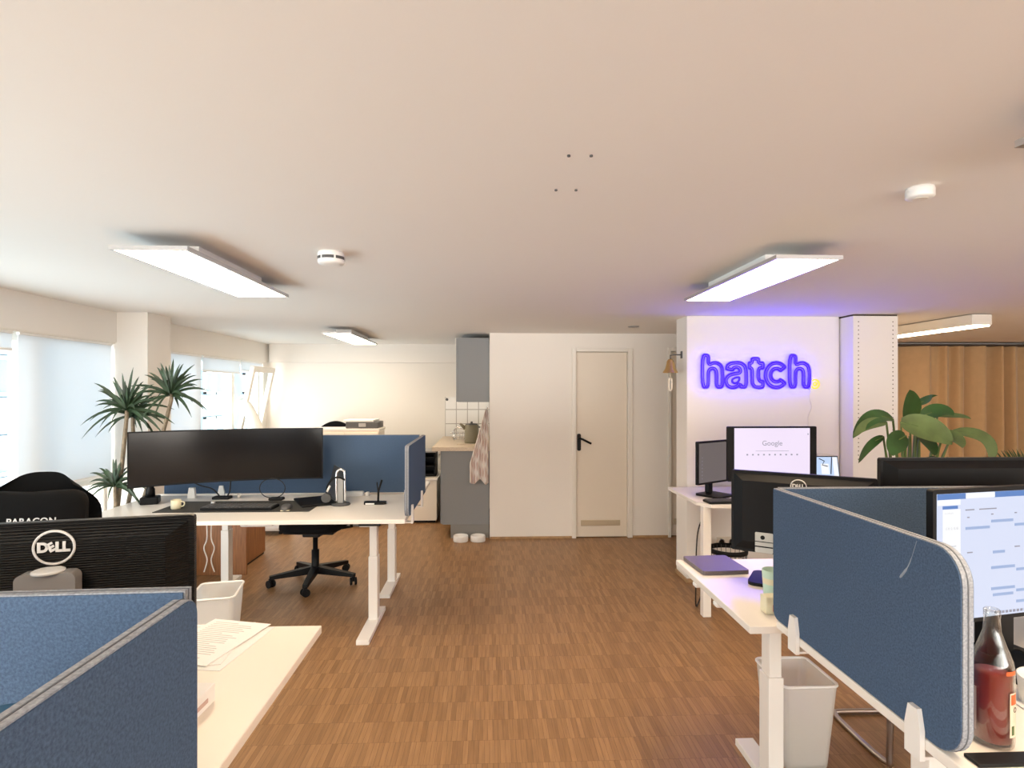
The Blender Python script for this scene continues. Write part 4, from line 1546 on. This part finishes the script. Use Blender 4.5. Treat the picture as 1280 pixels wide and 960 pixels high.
# arched steel stand
q = at_z(426, 631, Z1)
hsn = thing('headset_stand', 'arched steel headset stand on the white desk', 'stand', (q.x, q.y, Z1))
MB().lathe([(.062, 0), (.065, .004), (.06, .012), (.02, .014)], (0, 0, 0), 32).build('base', M['dkgrey'], hsn)
MB().tube(smooth_path([(-.028, 0, .012), (-.028, 0, .20), (-.014, 0, .235), (.014, 0, .235), (.028, 0, .20), (.028, 0, .012)]), .009, 10).build('arch', M['chrome'], hsn)
MB().box(-.019, .019, -.012, .012, .012, .18, .004).build('back_plate', M['grey'], hsn)
hp = thing('headset', 'dark headset hanging beside the arched steel stand', 'headset', (q.x - .06, q.y - .01, Z1))
MB().tube(smooth_path([(-.035, 0, .05), (-.03, 0, .12), (.0, 0, .172), (.045, 0, .19), (.09, 0, .17)]), .006).build('band', M['black'], hp)
MB().tube([(-.035, -.012, .05), (-.035, .012, .05)], .032, 18).build('ear_cushion', M['dkgrey'], hp)
MB().tube([(-.025, -.02, .095), (-.005, -.02, .135)], .007).build('mic_tip', M['plastic'], hp)
# router with antenna
q = at_z(469, 630, Z1)
rt = thing('router', 'flat black router with upright antennas on the white desk', 'router', (q.x, q.y, Z1))
MB().prism(rr(-.075, .075, -.03, .035, .02), 'z', 0, .016).build('base', M['black'], rt)
MB().tube([(.02, .0, .015), (.022, .0, .09), (.045, .0, .165)], .007).tube([(.02, .0, .08), (.012, .0, .15)], .004).build('antenna', M['black'], rt)
MB().box(-.06, .0, -.034, -.03, .003, .012).build('front_strip', M['plastic'], rt)
pb = thing('power_strip', 'short white power strip below the back divider', 'power strip', (at_z(445, 617, Z1).x, 4.30, Z1))
MB().box(-.08, .08, -.025, .025, 0, .035, .008).build('body', M['plastic'], pb)
MB().box(.095, .12, -.02, .02, 0, .03, .006).build('plug', M['plastic'], pb)
hb = thing('usb_hub', 'small black hub with cables under the ultrawide monitor', 'hub', (at_z(292, 618, Z1).x, 4.22, Z1))
MB().box(-.06, .06, -.035, .035, 0, .02, .006).build('body', M['black'], hb)
MB().tube(smooth_path([(-.03, .02, .02), (-.08, .02, .07), (-.16, .0, .10), (-.24, -.02, .15)]), .005).build('cable', M['rubber'], hb)
MB().tube(smooth_path([(.03, .02, .02), (.045, .02, .06), (.06, .0, .15)]), .005).build('cable', M['rubber'], hb)
mw = MB()
for k in range(3):
    a = k * 1.7
    mw.tube(smooth_path([(at_z(305 + 6 * k, 617, Z1).x + .03 * math.cos(a), 4.26 + .03 * math.sin(a), Z1 + .004 + .02 * (i % 2)) if i != 2 else (at_z(303 + 6 * k, 617, Z1).x, 4.25, Z1 + .03) for i in range(4)]), .005)
tag(mw.build('cable', M['wcable']), 'small tangle of white cable behind the desk mat', 'cable')
wcam = thing('cable_coil', 'looped black cable on its small holder behind the mouse', 'cable', (at_z(352, 622, Z1).x, 4.16, Z1))
MB().box(-.05, .05, -.03, .03, 0, .02, .008).build('holder', M['black'], wcam)
MB().tube([(.09 * math.cos(a_ / 20 * 6.283) - .03, .0, .085 + .07 * math.sin(a_ / 20 * 6.283)) for a_ in range(20)], .0035, 6, True).build('loop', M['rubber'], wcam)
ped = thing('phone_stand', 'small white clip stand on the back edge of the ultrawide desk', 'stand', (at_z(252, 618, Z1).x, 4.27, Z1))
MB().prism([(-.028, 0), (.028, 0), (.022, .075), (-.016, .075)], 'y', -.012, .012).build('stand', M['plastic'], ped)

# ------------------------------------------------------------------ things on the cream desk
def sheet(label, c, rz, z, mlabel=None):
    o = thing('paper_sheet', label, 'paper', (c[0], c[1], z), rz, 'printed sheets on the cream desk')
    MB().box(-.105, .105, -.1485, .1485, 0, .0015).build('sheet', M['paper'], o)
    b = MB()
    for k in range(20):
        wl = .08 if k % 6 else .05
        b.box(-.085, -.085 + 2 * wl * random.uniform(.8, 1.0), .125 - k * .0125, .1285 - k * .0125, .0015, .0018)
    b.build('print', M['ink'], o)


sheet('printed sheet lowest in the small pile on the cream desk', (-.83, 1.785), R(-8), Z1)
sheet('printed sheet in the middle of the small pile', (-.875, 1.80), R(4), Z1 + .002)
sheet('printed sheet topmost in the small pile', (-.86, 1.815), R(-14), Z1 + .004)
ps = thing('paper_pad', 'thick white paper block beside the closest divider', 'paper block', (-.76, 1.42, Z1), R(-3))
MB().box(-.05, .07, -.10, .055, 0, .045, .002).build('block', M['paper'], ps)
MB().box(.0685, .0715, -.06, .02, .014, .024).build('print', mat('faint_red_print', (.6, .42, .36, 1), .7), ps)
bb_ = thing('drinking_bottle', 'blue drinking bottle inside the closest divider corner', 'bottle', (at_y(-2, 885, .80).x, .80, Z1))
MB().lathe([(.046, 0), (.048, .006), (.048, .25), (.038, .27), (.03, .272)], (0, 0, 0), 32).build('body', M['navy'], bb_)
MB().lathe([(.034, .272), (.034, .335), (.03, .34)], (0, 0, 0), 28).build('cap', M['navy'], bb_)
b = MB().lathe([(.016, 0), (.016, .003)], (0, 0, 0), 20, mx=Matrix.Translation((.012, -.046, .23)) @ Matrix.Rotation(R(90), 4, 'X'))
b.build('badge', M['black'], bb_)

# ------------------------------------------------------------------ things on the two right-hand desks
lt = thing('laptop', 'closed mauve grey laptop lying on the white desk', 'laptop', (1.035, 2.595, .745), R(3))
pq = [at_z(u, v_, .745) for u, v_ in ((859, 699), (908, 698.7), (931, 717.5), (877.5, 720))]
cen = sum(pq, Vector()) / 4
lt.location = cen
MB().prism(rr(-.105, .105, -.118, .118, .012), 'z', .001, .010).build('base', M['laptop'], lt)
MB().prism(rr(-.105, .105, -.118, .118, .012), 'z', .011, .018).build('lid', M['laptop'], lt)
# little things behind the divider edge
mc = thing('mint_cup', 'mint green cup showing at the edge of the steel blue divider', 'cup', (1.17, 2.31, .745))
p = at_y(966, 702, 2.22)
mc.location = (p.x, 2.22, .745)
MB().lathe([(.030, 0), (.034, .005), (.040, .105), (.037, .105), (.031, .01)], (0, 0, 0), 28).build('body', M['mint'], mc)
MB().lathe([(.0345, .02), (.0385, .075)], (0, 0, 0), 28, False, False).build('sleeve', M['cream'], mc)
p = at_y(964, 727, 2.06)
sx_ = thing('small_carton', 'small cream carton in front of the mint cup', 'carton', (p.x, 2.06, .745))
MB().box(-.03, .03, -.025, .025, .0, .062, .004).build('body', M['cream'], sx_)
MB().box(-.006, .006, -.0265, -.025, .012, .035).build('print', M['orange'], sx_)
# bottle
p = at_z(1245, 930, .775)
bt = thing('glass_bottle', 'clear glass bottle half full of red drink', 'bottle', (1.108, 1.235, .775))
bt.location = (p.x, p.y + .01, .775)
outer_p = [(.030, .0), (.038, .003), (.0395, .012), (.0395, .165), (.037, .185), (.026, .215), (.0165, .245), (.0145, .275), (.0155, .277), (.0155, .292), (.0135, .294)]
inner_p = [(.0115, .294), (.0120, .275), (.0135, .245), (.022, .215), (.033, .185), (.0365, .165), (.0365, .012), (.03, .006)]
MB().lathe(outer_p + inner_p, (0, 0, 0), 48).build('glass', M['clear'], bt, smooth=True)
MB().lathe([(.028, .0075), (.0355, .013), (.0360, .02), (.0360, .155)], (0, 0, 0), 48).build('drink', M['red'], bt, smooth=True)
def lab(a0, a1, z0, z1, r_=.0399):
    return lambda i, j: (r_ * math.cos(a0 + (a1 - a0) * i), r_ * math.sin(a0 + (a1 - a0) * i), z0 + (z1 - z0) * j)
l_ = MB().grid(lab(R(-84), R(-10), .03, .125), 14, 4).build('front_label', M['label'], bt)
b = MB().grid(lab(R(-80), R(-52), .100, .122, .0402), 8, 2)
b.build('label_print', M['orange'], l_)
tx = MB()
tmx = Matrix.Rotation(R(-62), 4, 'Z') @ Matrix.Translation((.0405, 0, .088)) @ Matrix.Rotation(R(90), 4, 'Z') @ Matrix.Rotation(R(90), 4, 'X')
tx.text('O', .016, tmx, .0002)
tx.build('label_letter', M['ink'] if False else M['black'], l_)
MB().grid(lab(R(-78), R(-66), .035, .055, .0402), 4, 2).build('label_leaf', M['leaf2'], l_)
MB().grid(lab(R(130), R(186), .03, .125), 14, 4).build('back_label', mat('pink_grey_label', (.55, .40, .36, 1), .7), bt)
MB().grid(lab(R(-95), R(-55), .163, .172, .0397), 6, 2).build('neck_label', M['orange'], bt)
# dark folder at the desk front
p0 = at_z(1216, 955, .775)
fo = thing('black_folder', 'black folder at the desk front before the drink bottle', 'folder', (1.32, 1.16, .775))
MB().box(1.005, 1.62, 1.145, 1.185, .775, .783, .002).build('cover', M['black'], fo, world=True)
dsn = thing('white_dish', 'white dish beside the red drink bottle at the picture edge', 'dish', (0, 0, .775))
p = at_z(1316, 885, .775)
dsn.location = (p.x, p.y, .775)
MB().lathe([(.055, 0), (.062, .005), (.068, .07), (.064, .07), (.056, .012)], (0, 0, 0), 36).build('body', M['plastic'], dsn)
MB().lathe([(.075, 0), (.08, .004)], (0, 0, 0), 36).build('saucer', M['plastic'], dsn)
cb = MB().tube(smooth_path([at_z(1226, 830, .78), at_z(1250, 815, .79), at_z(1275, 812, .80), at_z(1300, 835, .78), at_z(1330, 845, .78)]), .005)
tag(cb.build('cable', M['rubber']), 'black cable curling behind the red drink bottle', 'cable')

# ------------------------------------------------------------------ curtain
ct = thing('curtain', 'floor-length golden brown curtain in the alcove', 'curtain', (6.0, 7.0, 2.11))


def curt(i, j):
    x = 4.6 + 3.0 * i
    ph_ = x * 2 * math.pi / .27 + 1.5 * math.sin(x * 3.1) + 1.1 * math.sin(x * 7.7)
    amp = .060 + .020 * j + .022 * math.sin(x * 5.3)
    return (x, 7.0 + amp * math.sin(ph_) + .012 * math.sin(ph_ * 2.3 + 1) + .02 * math.sin(x * 4.1 + j), 2.112 - 2.06 * j)


b = MB().grid(curt, 420, 12)
bmesh.ops.solidify(b.bm, geom=b.bm.faces[:], thickness=.003)
b.build('cloth', M['curtain'], ct, world=True)
MB().box(4.5, 7.62, 6.93, 7.07, 2.113, 2.135, .003).build('curtain_rail', M['rail'], ct, world=True)

# ------------------------------------------------------------------ plants
def blade(mb, pts, widths, face, fold=.0):
    """leaf along pts with half-widths; face = direction the leaf looks to"""
    pts = [Vector(p_) for p_ in pts]
    prev = None
    N = len(pts)
    for i, p_ in enumerate(pts):
        t_ = (pts[min(i + 1, N - 1)] - pts[max(i - 1, 0)]).normalized()
        sd_ = t_.cross(Vector(face))
        if sd_.length < .05:
            sd_ = t_.cross(Vector((1, .2, .1)))
        sd_.normalize()
        nn = sd_.cross(t_).normalized()
        w_ = max(widths[i], .0006)
        row = [mb.bm.verts.new(p_ - sd_ * w_ + nn * fold * w_), mb.bm.verts.new(p_), mb.bm.verts.new(p_ + sd_ * w_ + nn * fold * w_)]
        if prev:
            for k in range(2):
                f_ = mb.bm.faces.new((prev[k], prev[k + 1], row[k + 1], row[k]))
                f_.smooth = True
        prev = row


dp = thing('dracaena', 'tall spiky potted plant between the big blind and the column', 'plant', (-2.66, 4.12, 0))
MB().lathe([(.10, 0), (.135, .02), (.15, .28), (.14, .28), (.13, .25), (.02, .25)], (0, 0, 0), 32).build('pot', M['pot'], dp)
MB().lathe([(.131, .245), (.02, .262)], (0, 0, 0), 28, False).build('soil', M['soil'], dp)
PY = 4.08
heads = [(158, 513, PY, 44, 1.0, (0, 0)), (166, 521, PY + .10, 34, .85, (.3, .1)), (213, 494, PY + .05, 42, 1.0, (.15, 0)), (144, 608, PY - .02, 30, .72, (-.1, 0))]
for (u, v_, yy, nl, sc_, lean) in heads:
    hd_ = at_y(u, v_, yy)
    base = Vector((-2.66 + (hd_.x + 2.6) * .2, 4.12, .25))
    low = at_y(u + (0 if u < 200 else -26), 600 if v_ < 600 else 640, yy)
    if u < 160 and v_ < 600:
        low = at_y(152, 585, yy)
    sp = smooth_path([base, Vector((min(low.x, -2.53) if low.z < .85 else low.x, yy, low.z)), hd_ + Vector((0, 0, -.06)), hd_], 7)
    MB().tube(sp, [.016 - .005 * i / len(sp) for i in range(len(sp))], 8).build('stem', M['stem'], dp, world=True)
    rs = random.Random(int(u))
    lb = MB()
    for k in range(nl):
        az = k * 2.39996
        el = R(78 - 95 * (k / nl) ** 1.1 + rs.uniform(-9, 9))
        L = (.20 + .11 * rs.random()) * sc_ * (1.12 if el < R(15) else 1)
        dr_ = Vector((math.cos(az) * math.cos(el) + lean[0] * .3, .7 * math.sin(az) * math.cos(el), math.sin(el)))
        tip = hd_ + dr_ * L + Vector((0, 0, -.05 * math.cos(el) - .10 * max(0, -math.sin(el - .3))))
        if tip.x < -2.87:
            tip.x = -2.87 + .1 * (rs.random())
        mid = hd_ + dr_ * L * .55 + Vector((0, 0, .035))
        pp = bez(hd_ + dr_ * .01, mid, tip, 7)
        ww = [(.0075 + .0035 * sc_) * (math.sin(math.pi * (.22 + .78 * (i / 7))) ** .8) for i in range(8)]
        blade(lb, pp, ww, (dr_.y * .3, -1, .55), .25)
    lb.build('leaf_rosette', M['leaf_d'], dp, world=True)

st = thing('strelitzia', 'big-leaved potted plant in front of the perforated pillar', 'plant', (2.53, 3.38, 0))
MB().lathe([(.13, 0), (.17, .02), (.19, .36), (.18, .36), (.165, .32), (.02, .32)], (0, 0, 0), 36).build('pot', M['pot'], st)
MB().lathe([(.168, .315), (.02, .335)], (0, 0, 0), 28, False).build('soil', M['soil'], st)
LV = [  # stalk top, leaf tip, half width px, bend, material, depth, face
    ((1138, 528), (1137, 487), 14, (0, 0), 'leaf', 3.38, (0, -1, .1)),
    ((1116, 524), (1066, 548), 10, (-3, -26), 'leaf', 3.25, (-.1, -.75, .6)),
    ((1108, 528), (1067, 546), 7, (-10, -12), 'leaf2', 3.22, (.2, -1, .2)),
    ((1132, 545), (1116, 570), 13, (-12, -4), 'leaf', 3.2, (-.1, -1, .3)),
    ((1104, 546), (1073, 579), 5.5, (-6, -8), 'leaf', 3.22, (.3, -1, .4)),
    ((1126, 528), (1190, 556), 17, (14, -6), 'leaf2', 3.2, (0, -1, .35)),
    ((1146, 540), (1168, 570), 12, (6, 0), 'leaf', 3.24, (.2, -1, .2)),
    ((1152, 520), (1192, 520), 11, (8, -12), 'leaf', 3.42, (0, -.8, .6)),
    ((1144, 506), (1171, 494), 6, (10, -3), 'leaf', 3.46, (0, -.8, .7)),
    ((1172, 520), (1214, 524), 4, (10, -4), 'leaf2', 3.5, (0, -.8, .6)),
    ((1192, 540), (1238, 580), 9, (34, -20), 'leaf2', 3.25, (-.2, -.8, .6)),
    ((1178, 545), (1203, 560), 12, (6, -6), 'leaf2', 3.18, (.1, -1, .2)),
    ((1153, 575), (1170, 571), 4, (6, -2), 'leaf', 3.22, (0, -.8, .6)),
    ((1154, 583), (1178, 584), 4.5, (8, -4), 'leaf2', 3.2, (0, -.7, .7)),
    ((1216, 584), (1244, 584), 4, (8, -5), 'leaf2', 3.25, (0, -.8, .6)),
]
for n_, (a_, b_, hwp, bend, mt, yy, face) in enumerate(LV):
    pa, pb_ = at_y(a_[0], a_[1], yy), at_y(b_[0], b_[1], yy - .10)
    cm = at_y((a_[0] + b_[0]) / 2 + bend[0], (a_[1] + b_[1]) / 2 + bend[1], yy - .06)
    wpx = hwp / FPX * yy
    N = 12
    pp = bez(pa, cm, pb_, N)
    ww = [wpx * (math.sin(math.pi * min(1, .06 + .94 * (i / N) ** .8)) ** .62) for i in range(N + 1)]
    lb = MB()
    blade(lb, pp, ww, face, .22)
    lo = lb.build('leaf', M[mt], st, world=True)
    bs = Vector((2.53 + random.uniform(-.07, .07), 3.38 + random.uniform(-.06, .06), .32))
    mid = Vector((bs.x * .45 + pa.x * .55, bs.y * .5 + pa.y * .5, bs.z + (pa.z - bs.z) * .62))
    sk = MB().tube(bez(bs, mid, pa, 10) + [pp[3]], [.010] * 6 + [.008] * 3 + [.006] * 2 + [.003], 7)
    sk.build('stalk', M['gstem'], st, world=True)
for u in (1130, 1136, 1142, 1148):
    pa = at_y(u + 1, 545, 3.33)
    MB().tube([Vector((2.53 + (u - 1139) * .006, 3.38, .32)), at_y(u, 590, 3.36), pa], [.014, .012, .006], 7).build('stalk', M['gstem'], st, world=True)

pm = thing('palm_plant', 'small feathery palm tips at the picture edge before the curtain', 'plant', (3.25, 3.2, 0))
pm.location = (at_y(1300, 600, 3.3).x, 3.3, 0)
px0 = pm.location.x
MB().lathe([(.10, 0), (.14, .02), (.15, .30), (.14, .30), (.13, .27), (.02, .27)], (0, 0, 0), 32).build('pot', M['pot'], pm)
for (u0, v0, u1, v1) in ((1296, 590, 1246, 574), (1300, 590, 1262, 572), (1300, 592, 1270, 580), (1305, 590, 1330, 565), (1300, 590, 1300, 560)):
    a_, b_ = at_y(u0, v0, 3.3), at_y(u1, v1, 3.25)
    spn = [Vector((px0, 3.3, .27)), at_y(1300, 640, 3.3)] + bez(a_, (a_ + b_) / 2 + Vector((0, 0, .05)), b_, 8)
    f_ = MB().tube(spn, .004, 5)
    for k in range(3, len(spn)):
        dirv = (spn[k] - spn[k - 1]).normalized()
        for sgn_ in (-1, 1):
            tip = spn[k] + dirv * .07 + Vector((0, -.02, sgn_ * .045))
            blade(f_, bez(spn[k], (spn[k] + tip) / 2 + Vector((0, 0, .005)), tip, 4), [.003, .006, .005, .003, .0005], (0, -1, .3))
    f_.build('frond', M['leaf'], pm, world=True)
